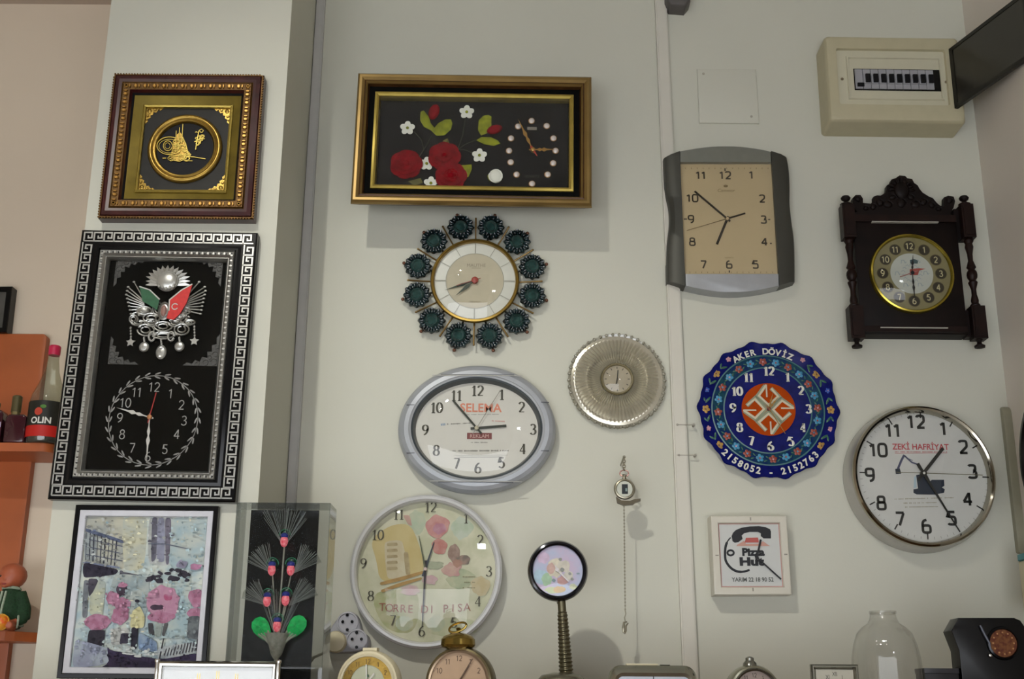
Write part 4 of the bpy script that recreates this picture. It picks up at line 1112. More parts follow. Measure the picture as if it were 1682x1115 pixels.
cr = [(150, 560), (165, 535), (215, 510), (165, 440), (160, 340), (200, 300), (260, 300), (290, 345), (290, 400), (390, 410), (430, 370), (425, 320), (470, 305), (510, 310), (570, 275), (585, 230), (590, 180), (640, 150), (650, 105), (700, 90), (750, 55), (820, 60), (850, 90), (910, 100), (935, 150), (980, 180), (1000, 220), (1040, 270), (1120, 320), (1170, 340), (1220, 400), (1260, 435), (1310, 440), (1310, 330), (1360, 310), (1430, 320), (1450, 380), (1430, 460), (1390, 530), (1410, 575)]
m = it.M().m(wd_); m.poly([it.L(*cz(*p), 30) for p in cr][::-1], 16, 28)
C3 = lambda x, y: it.L(*cz(x, y), 30)
a, b = C3(775, 240); m.ell((a, b, 28), (13, 16, 6), 16, 9)
for i in range(9):
    t = PI*i/8; a2, b2 = a+17*math.cos(t), b+17*math.sin(t)*1.0; m.ell((a2, b2, 28), (6, 3, 3.5), 9, 6, t)
for x, y, r in ((660, 330, 6), (890, 330, 6), (770, 400, 9), (600, 420, 8), (950, 420, 8), (500, 400, 7), (1050, 390, 7), (1150, 430, 6), (420, 450, 6), (225, 350, 6), (1375, 370, 6), (1240, 480, 5), (330, 470, 5)):
    a, b = C3(x, y); m.ell((a, b, 28), (r, r*.8, 3.5), 10, 6, x*.01); m.tube([(a+r*(1-t/16)*math.cos(t*.6), b+r*(1-t/16)*math.sin(t*.6), 29.5) for t in range(16)], 1.0, 5)
m.m(wd2).lathe(*C3(905, 480), [(1.8, 27), (1.8, 30), (.8, 31)], 10)
m.build('carved_crest', it.root)
for sx, xt, xb in ((-1, 108, 165), (1, 792, 852)):
    def V(y): return LZ(xt+(xb-xt)*(y-235)/770, y, 30)
    u = (V(235)[0]+V(1005)[0])/2
    if sx < 0: u -= 1
    vv = [V(y)[1] for y in (190, 240, 430, 440, 815, 820, 1005, 1055)]
    m = it.M().m(wd2); m.ang = 35
    m.box(u-10, vv[2], 20, u+10, vv[1], 42); m.box(u-11, vv[6], 20, u+11, vv[5], 42)
    m.box(u-8, vv[6]+4, 42, u+8, vv[5]-4, 43.5); m.box(u-7, vv[2]+4, 42, u+7, vv[1]-4, 43.5)
    m.lathev(u, 31, [(8, vv[1]), (10, vv[1]+3), (5, vv[1]+6)], 20)
    L = vv[2]-vv[5]
    pr = [(7, 0), (8, .03), (5.5, .06), (6.2, .1), (4.2, .18), (4.0, .26), (6.5, .33), (7.5, .36), (5, .39), (7.8, .43), (8.4, .47), (7.8, .51), (5, .55), (7.5, .58), (6.5, .61), (4.0, .68), (4.4, .78), (6.8, .88), (5.6, .93), (8, .97), (7, 1)]
    m.lathev(u, 31, [(r, vv[5]+L*t) for r, t in pr], 24)
    m.build('turned_post', it.root)
    m = it.M().m(wd_); m.lathev(u, 31, [(4, vv[1]+5), (3.2, vv[1]+8), (7, vv[1]+11), (8, vv[1]+14), (6, vv[1]+17), (1, vv[1]+18)], 20); m.build('finial', it.root)
    m = it.M().m(wd_); m.lathev(u, 31, [(6, vv[6]), (3.5, vv[6]-4), (4, vv[6]-7), (8.5, vv[6]-10), (8, vv[6]-13), (4, vv[6]-14)], 20); m.build('post_foot', it.root)
    # stretchers that tie the post to the body
    e = um0+2 if sx < 0 else um1-2
    for v0, v1 in ((vv[2]+2, vv[1]-4), (vv[6]+6, vv[5]-4)):
        m = it.M().m(wd_); m.box(min(u, e), v0, 10, max(u, e), v1, 28); m.build('post_bracket', it.root)
cu, cv = LZ(484, 620, 36)
m = it.M(); m.ang = 30; m.m(mat('brass_bezel', '#a8963c', .22, .85, var=.1)).lathe(cu, cv, [(68, 29), (68, 34), (66.5, 37), (64, 38), (62.5, 36), (62, 33)], 96, caps=(False, False)).build('bezel', it.root)
m = it.M(); m.m(mat('dial_khaki', '#86805c', .4, .3, var=.06)).lathe(cu, cv, [(63, 29.5), (63, 32)], 72)
ww = 32
for i in range(12):
    t = PI*(i+1)/6; a, b = cu+47*math.sin(t), cv+47*math.cos(t)
    m.m(mat('cartouche_dark', '#2b2516', .5)).disc(a, b, 9.0, 32.4, n=24); m.m(mat('cartouche_ring', '#5b5334', .45)).ring(a, b, 8.6, 9.6, 32.6, 24)
    m.m(mat('numeral_cream', '#bdb68c', .5)); number(m, str(i+1), a, b, 10.5, 33, .15)
m.m(mat('dial_disc_white', '#b4b9ae', .5, var=.03)).disc(cu, cv, 34.5, 32.5, n=60)
m.m(mat('print_slate', '#8d9aa0', .6))
for i in range(6):
    t = PI*i/3+.5; a, b = cu+23*math.sin(t), cv+23*math.cos(t); m.ribbon([(a-4, b-3), (a-3, b+3), (a+1, b+3), (a+3, b-2), (a+5, b)], .9, 32.8)
for i in range(14): 
    t = 2*PI*i/14; a, b = cu+14*math.sin(t), cv+14*math.cos(t); m.ribbon([(a-3, b), (a, b+2), (a+3, b-1)], .8, 32.8)
m.m(mat('print_teal', '#3f5558', .6)); a, b = it.L(1501, 429, 33); m.poly([(a-6, b-4), (a+6, b-4), (a+7, b+1), (a+1, b+4), (a-6, b+2)], 32.9)
m.m(mat('print_crest_red', '#a04c40', .6)); a, b = it.L(1501, 447, 33)
m.poly([(a-7, b-5), (a+6, b-5), (a+9, b+3), (a+20, b+6), (a+9, b+7), (a, b+6), (a-6, b+5)], 33.0)
m.build('dial', it.root)
c = (cu, cv); hbk = mat('hand_dark', '#1c1f22', .4, .3)
hand(it, 'hour_hand', c, it.L(1500, 418, 35), 34, 2.6, hbk, 0, 'ornate'); hand(it, 'minute_hand', c, it.L(1503, 494, 35), 35, 2.8, hbk, 0, 'ornate')
hand(it, 'second_hand', c, it.L(1478, 455, 35), 36, 1.2, mat('hand_rose', '#a56a64', .5), 10)
it.M().m(hbk).lathe(cu, cv, [(3, 32), (3, 37)], 14).build('hand_hub', it.root)
it.M().m(glass).lathe(cu, cv, [(62.5, 36), (50, 43), (32, 48), (14, 50), (1, 50.5)], 60, caps=(False, True)).build('glass_dome', it.root)

# ------------------------------------------------------------------ painted ceramic plate clock
it = Item('painted_plate_clock', 'scalloped blue ceramic plate clock with orange centre and painted flowers', 'clock', 1262, 672.5, 0, 16)
z = Zf(1130, 540, 4.288)
def LZ(x, y, w=16): return it.L(*z(x, y), w)
cob = mat('cobalt_glaze', '#10165c', .25, var=.25, vs=50, spec=.1); teal = mat('teal_glaze', '#1f4652', .2, var=.4, vs=70, col2='#182a5a', spec=.08)
def scal(t): c = math.cos(14*t+.4); return 1+.020*c+.010*math.cos(28*t+.8)
n = 168
def ringp(r, w, s=1.0):
    return [((r*(1+(scal(2*PI*j/n)-1)*s))*math.cos(2*PI*j/n), (r*(1+(scal(2*PI*j/n)-1)*s))*math.sin(2*PI*j/n), w) for j in range(n)]
m = it.M(); m.ang = 50
m.m(cob).loft([ringp(60, 0, 0), ringp(90, 2, .4), ringp(111, 14, 1), ringp(113.5, 17, 1), ringp(112, 18.5, 1), ringp(105, 17, .8)], True, False)
m.loft([ringp(105, 17, .8), ringp(93, 14, .3)]); m.m(teal).loft([ringp(93, 14, .3), ringp(90, 13.4, 0), ringp(72, 11.5, 0)]); m.m(cob).loft([ringp(72, 11.5, 0), ringp(46, 10.5, 0)])
m.loft([ringp(46, 10.5, 0), ringp(44.5, 10.8, 0), ringp(2, 10.6, 0)], False, True)
plate = m
m = it.M()
m.m(mat('orange_glaze', '#a8420f', .4, var=.12, vs=30, spec=.04)).disc(1.5, 1.5, 44, 11.4, n=72)
m.m(mat('line_grey_green', '#8b9278', .4)); cx, cy = 1.5, 1.5
s = 1/4.288
for q in range(4):
    def R_(p):
        x, y = p
        for _ in range(q): x, y = y, -x
        return (cx+x*s, cy+y*s)
    m.m(mat('line_grey_green', '#8b9278', .4))
    m.ribbon([R_(p) for p in ((-172, -14), (-97, -72), (-22, 2), (-92, 80), (-152, 24))], 6.5, 11.6)
    m.m(mat('line_ivory', '#c9bfa4', .3)); m.ribbon([R_(p) for p in ((-177, -8), (-97, -63), (-32, 2), (-92, 72), (-150, 27))], 3.2, 11.8)
    m.ribbon([R_((-178, -8)), R_((-87, -8))], 2.4, 12)
m.build('orange_centre', it.root)
m = plate; nw = mat('numeral_white', '#cfcfc6', .3); m.m(nw)
for t, x, y in (('12', 574, 293), ('1', 705, 335), ('2', 800, 430), ('3', 853, 560), ('4', 812, 692), ('5', 730, 790), ('6', 587, 822), ('7', 450, 785), ('8', 368, 690), ('9', 320, 553), ('10', 350, 435), ('11', 430, 338)):
    number(m, t, *LZ(x, y), 15, 12.6, .24, serif=True, asp=1.0)
def arct(txt, r, a_mid, step, size, top, w):
    n_ = len(txt)
    for i, ch in enumerate(txt):
        if ch == ' ': continue
        a = math.radians(a_mid+(i-(n_-1)/2)*step*(-1 if top else 1))
        m.text(ch, r*math.cos(a), r*math.sin(a), size, w, rot=a-PI/2 if top else a+PI/2, bold=.035, asp=1.0)
arct('AKER DÖVİZ', 98, 93, 6.1, 10, True, 18.3)
arct('2158052 - 2152763', 103, 269, 5.6, 10.5, False, 18.8)
fo = [mat('glaze_rust', '#8c4438', .2, var=.2, vs=120), mat('glaze_sky', '#3f84a8', .2, var=.2, vs=120)]
yel = mat('glaze_ochre', '#a88440', .2, var=.25, vs=120); grn = mat('glaze_green', '#356050', .2, var=.25, vs=120); pk = mat('glaze_pink', '#b98a92', .2, var=.2); bl2 = mat('glaze_blue', '#3558b0', .2, var=.2)
def flow(a, b, r, mt, w, c2=None):
    m.m(mt)
    for i in range(5):
        t = 2*PI*i/5+a; m.ell((a+r*.55*math.cos(t), b+r*.55*math.sin(t), w), (r*.5, r*.42, .8), 8, 4, t)
    m.m(c2 or yel).ell((a, b, w+.4), (r*.25, r*.25, .8), 6, 4)
for i in range(24):
    t = 2*PI*i/24+.05; flow(81.5*math.cos(t), 81.5*math.sin(t), 6.6, fo[i % 2], 13.0, fo[(i+1) % 2] if i % 3 else pk)
    t += PI/24; m.m(grn)
    for d in (-1, 1): m.ell((81.5*math.cos(t)+d*1.5, 81.5*math.sin(t)+3*d, 12.9), (3.6, 1.3, .6), 6, 4, t+d)
for i in range(40):
    t = 2*PI*i/40
    d = math.degrees(t) % 360
    if 58 < d < 126 or 222 < d < 318: continue
    if i % 4 == 0: flow(102*math.cos(t), 102*math.sin(t), 6.8, yel, 16.6, mat('glaze_brown', '#6f4428', .3))
    elif i % 4 == 2: flow(104*math.cos(t), 104*math.sin(t), 4.5, bl2 if i % 8 == 2 else pk, 17, pk)
    else:
        m.m(grn); m.ell((99*math.cos(t), 99*math.sin(t), 16.2), (7, 2, .8), 8, 4, t+1); m.ell((105*math.cos(t), 105*math.sin(t), 17), (5, 1.8, .8), 8, 4, t+2.2)
m.m(mat('glaze_line', '#3f6c70', .2, var=.1)); m.ring(0, 0, 70.5, 72.5, 12.2, 90); m.ring(0, 0, 90.5, 92.5, 14.6, 90)
m.build('plate', it.root)
c = (1.5, 1.5)
hand(it, 'hour_hand', c, it.L(1270, 645, 16), 13.5, 2.6, mat('hand_brass', '#a07a3e', .35, .7), 2, 'ornate'); hand(it, 'minute_hand', c, it.L(1280, 650, 16), 14.5, 2.0, MATS['hand_brass'], 3, 'ornate')
hand(it, 'second_hand', c, it.L(1290, 712, 16), 15.5, .9, MATS['hand_brass'], 8); it.M().m(mat('hub_maroon', '#6b2e28', .4)).lathe(*c, [(3, 11), (3, 16)], 14).build('hand_hub', it.root)

# ------------------------------------------------------------------ big round chrome clock with excavator
it = Item('round_chrome_clock', 'large round wall clock with chrome bezel and a small excavator on its dial', 'clock', 1513, 780, 0, 10)
z = Zf(1380, 640, 3.983)
def LZ(x, y, w=30): return it.L(*z(x, y), w)
cu, cv = LZ(552, 559, 44)
A = 120
m = it.M(); m.ang = 28
m.m(mat('case_silver', '#b9b7b2', .25, .5, var=.04)).lathe(cu, cv, [(A-6, 0), (A, 2), (A-.5, 22), (A-3, 34), (A-5, 38)], 120, caps=(True, False)).build('case', it.root)
m = it.M(); m.ang = 35; m.m(mat('chrome_bezel', '#a7a294', .1, 1.0, var=.04)).lathe(cu, cv, [(A-5, 38), (A-6, 43), (A-9, 45.5), (A-12, 44), (A-14, 39), (A-15, 31)], 120, caps=(False, False)).build('bezel', it.root)
m = it.M(); m.m(mat('dial_cool_white', '#c6c7c1', .5, var=.02)).lathe(cu, cv, [(A-14.5, 28), (A-14.5, 30)], 96)
m.m(mat('ink_black', '#1d1e18', .5))
for t, x, y in (('12', 497, 210), ('1', 675, 255), ('2', 805, 375), ('3', 865, 535), ('4', 833, 715), ('5', 730, 840), ('6', 565, 893), ('7', 393, 845), ('8', 270, 740), ('9', 195, 557), ('10', 250, 395), ('11', 345, 267)):
    number(m, t, *LZ(x, y), 22, 30.5, .19, e=3.8, asp=1.15)
dc = LZ(548, 557)
for i in range(60):
    t = PI*i/30+.03; r1 = A-16; r0 = r1-(10 if i % 5 == 0 else 4)
    m.m(MATS['ink_black'] if i % 5 == 0 else mat('tick_grey', '#8c8d86', .5)); m.ribbon([(dc[0]+r0*math.sin(t), dc[1]+r0*math.cos(t)), (dc[0]+r1*math.sin(t), dc[1]+r1*math.cos(t))], 2.2 if i % 5 == 0 else .8, 30.5)
m.m(mat('print_coral', '#b4474b', .5)).text('ZEKİ HAFRİYAT', *LZ(525, 373), 9.5, 30.5, asp=.93, bold=.02); m_w = 30.5
dashes(LZ(358, 407), LZ(700, 407), 40, 1.6, 3); m.ribbon([LZ(358, 416), LZ(700, 414)], .6, 30.5)
m.m(mat('print_khaki', '#8f8b74', .5)); dashes(LZ(355, 716), LZ(745, 706), 44, 1.8, 4); dashes(LZ(415, 742), LZ(650, 738), 26, 1.8, 5); dashes(LZ(425, 768), LZ(650, 764), 26, 1.8, 6)
nv = mat('print_navy', '#1c2836', .5); m.m(nv)
ez = Zf(1440, 710, 7.9625)
E = lambda *P: [it.L(*ez(x, y), 30) for x, y in P]
m.poly(E((515, 560), (600, 545), (660, 560), (700, 640), (720, 620), (880, 620), (885, 700), (850, 720), (890, 745), (880, 790), (760, 815), (520, 812), (480, 790), (480, 745), (540, 735)), 30.5)
m.poly(E((240, 480), (300, 470), (320, 540), (250, 545)), 30.6); m.m(mat('print_steel', '#4a4f66', .5)); m.ribbon(E((275, 480), (320, 370), (360, 295)), 3.6, 30.7); m.ribbon(E((355, 300), (460, 395), (540, 420), (590, 520)), 2.6, 30.7); m.ribbon(E((375, 325), (470, 370)), 1, 30.75)
m.m(mat('print_pale_blue', '#a8bcc4', .5)).poly(E((487, 590), (515, 560), (520, 720), (480, 740)), 30.8)
m.build('dial', it.root)
c = LZ(545, 547, 34); ib = MATS['ink_black']
hand(it, 'hour_hand', c, LZ(674, 382, 34), 33, 5.2, ib, 14, 'bar'); hand(it, 'minute_hand', c, LZ(778, 922, 34), 34.5, 4.6, ib, 18, 'taper')
hand(it, 'second_hand', c, LZ(930, 560, 34), 36, .9, mat('hand_drab', '#6e6a50', .4), 44); it.M().m(ib).lathe(c[0], c[1], [(5, 30), (5, 37)], 18).m(white).lathe(c[0], c[1], [(2, 37), (2, 38)], 12).build('hand_hub', it.root)
it.M().m(glass).lathe(cu, cv, [(A-14.3, 38), (1, 38.4)], 60, caps=(False, True)).build('glass_pane', it.root)

# ------------------------------------------------------------------ small square telephone clock
it = rect('telephone_print_clock', 'small square white plastic clock with a black telephone receiver printed on it', 'clock', [(1167.5, 848), (1294, 845), (1299, 975.5), (1173, 978)], 0, 36)
W, H = it.W, it.H
z = Zf(1140, 830, 6.5611)
def LZ(x, y, w=33): return it.L(*z(x, y), w)
ivy = mat('ivory_plastic', '#cdc9bb', .3, var=.02)
m = it.M(); m.ang = 25; m.m(ivy).frame(W, H, [(1.5, 0), (0, 4), (0, 33), (1, 35.5), (3, 36), (11, 36), (12, 35), (12.6, 32)]).box(-W/2+2, -H/2+2, 0, W/2-2, H/2-2, 28)
m.build('case', it.root)
m = it.M().m(mat('line_pink', '#b98f86', .5)); m.frame(W, H, [(12.6, 32.5), (14, 32.3)]).build('inner_line', it.root)
m = it.M(); m.m(mat('print_card', '#c4c6c3', .5, var=.02)).box(-W/2+12.6, -H/2+12.6, 27, W/2-12.6, H/2-12.6, 32)
m.m(mat('ink_blueblack', '#16191e', .5))
E = lambda *P: [LZ(x, y) for x, y in P]
m.poly(E((405, 330), (420, 295), (450, 265), (510, 240), (600, 225), (700, 222), (770, 232), (820, 255), (830, 280), (830, 355), (750, 355), (720, 330), (720, 300), (690, 285), (600, 285), (540, 300), (515, 325), (525, 360), (480, 395), (440, 402), (415, 385)), 32.4)
m.ribbon(sm(E((395, 345), (360, 390), (340, 450), (335, 530), (345, 600), (390, 665), (450, 705), (520, 715), (600, 695)), 4), [2.0]*5+[4]*23+[3.4]*5, 32.4)
P = ell(395, 510, 34, 28, 0, 345, 18); m.ribbon([LZ(*p) for p in P], 3.2, 32.4, True)
m.m(mat('print_roof_red', '#b2564f', .5)).poly(E((545, 400), (560, 348), (690, 345), (700, 400)), 32.6)
m.m(mat('print_roof_pale', '#c39486', .5)).poly(E((455, 437), (470, 420), (540, 380), (560, 412), (700, 410), (745, 385), (800, 425), (825, 437)), 32.5)
m.m(MATS['ink_blueblack']).text('Pizza', *LZ(640, 500), 11.5, 32.7, asp=1.1, bold=.055); m.text('Hut', *LZ(625, 602), 12, 32.7, asp=1.45, bold=.06)
m.m(mat('ink_faded', '#4d504c', .5)).text('YARIM 22 18 90 52', *LZ(632, 797), 6.5, 32.6, asp=.9, bold=.02)
m.build('dial', it.root)
m = it.M().m(mat('tick_taupe', '#908b80', .5))
for x, y, h_ in ((605, 148, 1), (632, 908, 1), (245, 540, 0), (985, 530, 0)): a, b = LZ(x, y); m.box(a-(1 if h_ else 2.6), b-(2.6 if h_ else 1), 35.8, a+(1 if h_ else 2.6), b+(2.6 if h_ else 1), 36.4)
m.build('hour_ticks', it.root)
c = LZ(680, 560, 36)
hand(it, 'hour_hand', c, LZ(722, 365, 36), 33.5, 3.2, MATS['ink_blueblack'], 5); hand(it, 'minute_hand', c, LZ(940, 795, 36), 34.8, 2.4, MATS['ink_blueblack'], 6)
it.M().m(MATS['ink_blueblack']).lathe(c[0], c[1], [(2.8, 32), (2.8, 36)], 14).build('hand_hub', it.root)

# ------------------------------------------------------------------ things on the right wall
def UR(px, py, x):
    d = R3 @ Vector(((px-CX)/F, -(py-CY)/F, -1.0)); t = x/d.x
    return -D+d.y*t, CZ+d.z*t
class WItem(Item):
    def __init__(s, name, label, cat, y, zc):
        s.k = .00125; s.ys = y; s.x = XR; s.z = zc; s.roll = 0
        s.root = bpy.data.objects.new(name, None); sc.collection.objects.link(s.root)
        s.root.location = (XR, y, zc); s.root.rotation_euler = (0, 0, -PI/2); tag(s.root, label, cat)
zc_ = UR(1677, 768, XR-.045)
it = WItem('round_wall_clock', 'dark-faced round clock at the right picture edge, seen almost edge on', 'clock', zc_[0]-.135, zc_[1])
m = it.M(); m.m(mat('case_sage', '#8d8b6e', .4, var=.05)).lathe(0, 0, [(92, 0), (108, 4), (110, 20), (108, 34)], 72, caps=(True, False)); m.m(black).lathe(0, 0, [(108, 34), (106, 38), (98, 39), (94, 34)], 72, caps=(False, False)).build('case', it.root)
m = it.M(); m.m(blackm).lathe(0, 0, [(95, 31), (95, 34)], 60); m.m(white)
for i in range(12):
    t = PI*i/6; m.ribbon([(78*math.sin(t), 78*math.cos(t)), (88*math.sin(t), 88*math.cos(t))], 3, 34.4)
m.build('dial', it.root)
zb = UR(1662, 790, XR)
it = WItem('cable_cover_and_shadow', 'pale rounded vertical cover strip in the right corner, its lower part standing for the shadow of the edge-on clock', 'cable cover', zb[0]-.02, zb[1])
h1 = UR(1656, 668, XR)[1]-zb[1]; k = it.k
m = it.M(); m.m(mat('strip_and_shadow_sage', '#8f8c78', .5, var=.05)).bevpoly([(14*math.cos(t), h1/k-14+14*math.sin(t)) for t in [PI*i/8 for i in range(9)]]+[(-14, -h1/k), (14, -h1/k)], 0, 14, 4).build('cover', it.root)  # upper part is the strip; lower part is clock shadow modelled as solid
zd = UR(1681, 960, XR-.05)
it = WItem('wall_dispenser', 'cream plastic box with a teal top edge on the right wall', 'dispenser', zd[0]-.04, zd[1])
m = it.M(); m.m(cream).bevpoly([(-34, -40), (34, -40), (34, 36), (-34, 36)], 0, 44, 5).build('body', it.root)
m = it.M(); m.m(mat('teal_plastic', '#3f8f96', .4)).bevpoly([(-34, 36), (34, 36), (34, 46), (-34, 46)], 0, 45, 4).build('lid', it.root)

# ------------------------------------------------------------------ the ledge the table clocks stand on (just under the picture)
ZT = CZ-0.036
mat('shelf_wood', '#7a5a3c', .4, var=.2, vs=9)
x0 = -1.0
m = M(1).m(MATS['shelf_wood'])
m.poly([(x0, .001+P0), (Xcol_r+.001, .001+P0), (Xcol_r+.001, .001), (XR-.002, .001), (XR-.002, .72), (x0, .72)], ZT-.03, ZT)
# poly is drawn in (x, depth) so swap axes
for i in range(len(m.v)): a, b, c_ = m.v[i]; m.v[i] = (a, c_, b)
sh = m.build('display_shelf', None, False); tag(sh, 'long wooden display ledge under the clocks along the wall', 'shelf')

class TItem(Item):
    """a thing standing on the ledge, reference pixel px,py at depth y; local v = 0 on the ledge"""
    def __init__(s, name, label, cat, px, py, y, yaw=0.0, group=None):
        a = U(px-50, py, y)[0]; b = U(px+50, py, y)[0]; s.k = (b-a)/100
        s.ys = y; s.x = U(px, py, y)[0]; s.z = ZT; s.roll = 0
        s.root = bpy.data.objects.new(name, None); sc.collection.objects.link(s.root)
        s.root.location = (s.x, y, ZT); s.root.rotation_euler = (0, 0, yaw); tag(s.root, label, cat, group)

# fibre optic flowers in a clear box
it = TItem('fibre_optic_flowers', 'clear acrylic box with black back holding glowing red and green fibre flowers', 'ornament', 462, 1000, -.36)
z = Zf(350, 800, 3.5407)
def LZ(x, y, w=0): return it.L(*z(x, y), w)
acr = glassmat('acrylic', '#eceeee', .02, .03, .012, '#9aa0a6')
top = LZ(400, 90, 40)[1]; uL, uR = LZ(115, 400, 40)[0], LZ(668, 400, 40)[0]
m = it.M().m(black); bl_, br_ = LZ(205, 400, -30)[0], LZ(604, 400, -30)[0]
m.box(bl_, 8, -32, br_, top-2, -28).build('back_panel', it.root)
it.M().m(black).box(uL+2, 0, -34, uR-2, 8, 40).build('base', it.root)
m = it.M().m(acr)
m.box(uL, 8, 39, uR, top, 40); m.box(uL, 8, -34, uL+1.2, top, 39); m.box(uR-1.2, 8, -34, uR, top, 39); m.box(uL+1.2, top-1.2, -34, uR-1.2, top, 39)
m.build('acrylic_cover', it.root)
fib = mat('fibre_clear', '#a9aca8', .25, var=.1)
def bulb(x, y, nm='lit_flower'):
    a, b = LZ(x, y, 0)
    m = it.M(); m.m(mat('glow_red', '#e0485a', .4, emit=.6, var=.35, vs=260, col2='#f08a90')).ell((a, b-6, 4), (6.5, 10, 6), 14, 9)
    m.m(mat('glow_blue', '#1e2a80', .3, emit=.3)).ell((a, b+3, 4), (6.5, 5, 6), 12, 8)
    m.m(mat('deep_green_foil', '#0e3a26', .2, .3, var=.5, vs=200)).ell((a, b+5, -2), (11, 9.5, 4), 14, 8)
    m.m(mat('glint_green', '#2f9a6a', .3)).tube([(a+10*math.cos(t), b+3+11*math.sin(t), 1) for t in [PI*i/9 for i in range(10)]], .7, 5)
    m.build(nm, it.root)
    return a, b
filmm = glassmat('fibre_film', '#e4e6e4', .15, .02, .035, '#9a9c98', .4)
def fan(x, y, ang0, ang1, L0, n=30):
    a, b = LZ(x, y, 0); m = it.M().m(filmm)
    arcp = [(a+L0*.97*math.cos(math.radians(ang0+(ang1-ang0)*i/12)), b+L0*.97*math.sin(math.radians(ang0+(ang1-ang0)*i/12)), 6*math.sin(i*.9)) for i in range(13)]
    m.add([(a, b, 0)]+arcp, [[0, i, i+1] for i in range(1, 13)])
    m.m(fib)
    for i in range(n):
        t = math.radians(ang0+(ang1-ang0)*(i+random.random())/n); l = L0*random.uniform(.85, 1.02); w_ = random.uniform(-6, 8)
        m.tube([(a, b, 0), (a+l*.5*math.cos(t), b+l*.5*math.sin(t), w_*.6), (a+l*math.cos(t), b+l*math.sin(t), w_)], .34, 4)
    m.build('fibre_spray', it.root)
random.seed(4)
fan(412, 345, 52, 128, 68); fan(375, 900, 62, 118, 90, 14); fan(345, 500, 100, 158, 50); fan(470, 500, 22, 80, 50); fan(320, 690, 112, 165, 48); fan(440, 690, 20, 70, 52)
for x, y in ((417, 295), (345, 460), (455, 460), (318, 640), (425, 635), (375, 785)): bulb(x, y)
m = it.M().m(mat('leaf_emerald', '#12a04e', .3, emit=.5, var=.35, vs=160))
for sx, x, y in ((-1, 285, 825), (1, 480, 815)):
    a, b = LZ(x, y, 0); c5, s5 = math.cos(sx*-.62), math.sin(sx*-.62)
    out = [(0, -26), (6, -18), (11, -8), (14, 3), (13, 12), (8, 19), (0, 21), (-8, 19), (-13, 12), (-14, 3), (-11, -8), (-6, -18)]
    rot = lambda p: (a+p[0]*c5-p[1]*s5, b+p[0]*s5+p[1]*c5)
    o2 = [rot(p) for p in out]; i2 = [rot((p[0]*.55, p[1]*.55)) for p in out]; cc = rot((0, 2)); nn = len(out)
    m.add([(p[0], p[1], 0) for p in o2]+[(p[0], p[1], 3.5 if q % 2 else 1.5) for q, p in enumerate(i2)]+[(cc[0], cc[1], 5), (cc[0], cc[1], -2)],
          [[q, (q+1) % nn, nn+(q+1) % nn, nn+q] for q in range(nn)]+[[nn+q, nn+(q+1) % nn, 2*nn] for q in range(nn)]+[[q, (q+1) % nn, 2*nn+1] for q in range(nn)]); m.ang = 12
    m.build('lit_leaf', it.root); m = it.M().m(MATS['leaf_emerald'])
m = it.M().m(mat('crystal_holder', '#c8c6b8', .15, .2, var=.2, vs=150)); a, b = LZ(370, 930, 0)
m.lathev(a, 0, [(3, 8), (3, b-20), (9, b-12), (14, b+4), (20, b+22), (17, b+22), (8, b+6)], 20)
for sx in (-1, 1):
    for i in range(4): m.tube([(a+sx*3, b-4, 2), (a+sx*(10+i*3), b+12, 3), (a+sx*(16+i*5), b+26-i*2, 2)], 1.6, 5)
m.tube([(a, b+10, 0), (LZ(415, 340)[0], LZ(415, 340)[1], 0)], 1.4, 6)
for x, y in ((345, 500), (455, 500), (318, 690), (425, 690)): m.tube([(a, b+10, 0), (*LZ(x, y), 0)], 1.0, 5)
m.build('vase', it.root)

# silver framed clock in front
it = TItem('silver_desk_clock', 'low rectangular desk clock with polished silver frame and white dial', 'clock', 360, 1100, -.58)
z = Zf(240, 1050, 5.256)
uL = it.L(*z(90, 250), 14)[0]; uR = it.L(*z(1140, 250), 14)[0]; top = it.L(*z(600, 185), 14)[1]; uc = (uL+uR)/2
W = uR-uL; H = top-2
dcv = top-H/2
m = it.M(); m.xf = lambda p: (p[0]+uc, p[1]+dcv, p[2]); m.ang = 30
m.m(chrome).frame(W, H, [(1, 0), (0, 5), (0, 11), (2, 15), (5, 16), (8, 15), (10, 11), (11, 8)]).box(-W/2+2, -H/2, 0, W/2-2, H/2-2, 4); m.build('frame', it.root)
m = it.M(); m.xf = lambda p: (p[0]+uc, p[1]+dcv, p[2]); m.m(mat('dial_bluish_white', '#d0d4d4', .45)).box(-W/2+9, -H/2+9, 4, W/2-9, H/2-9, 8)
m.m(goldb); 
for i in range(12):
    t = PI*i/6; a, b = 62*math.sin(t), 30*math.cos(t); m.box(a-2.6, b-7, 8, a-1, b+7, 8.5); m.box(a+1, b-7, 8, a+2.6, b+7, 8.5)
m.build('dial', it.root)
m = it.M().m(chrome)
for u_ in (uL, uR):
    m = it.M().m(chrome); m.lathev(u_, 12, [(4, 0), (4.5, 4), (3, 8), (3, top-4), (4.5, top-1), (4, top+2), (1, top+3)], 16); m.build('side_post', it.root)
hand(it, 'hour_hand', (uc, dcv), (uc-16, dcv+10), 9, 3, goldb); hand(it, 'minute_hand', (uc, dcv), (uc+26, dcv+16), 10, 2.4, goldb)
it.M().m(glass).box(uL+9, 10, 11.5, uR-9, top-8, 12).build('glass_pane', it.root)

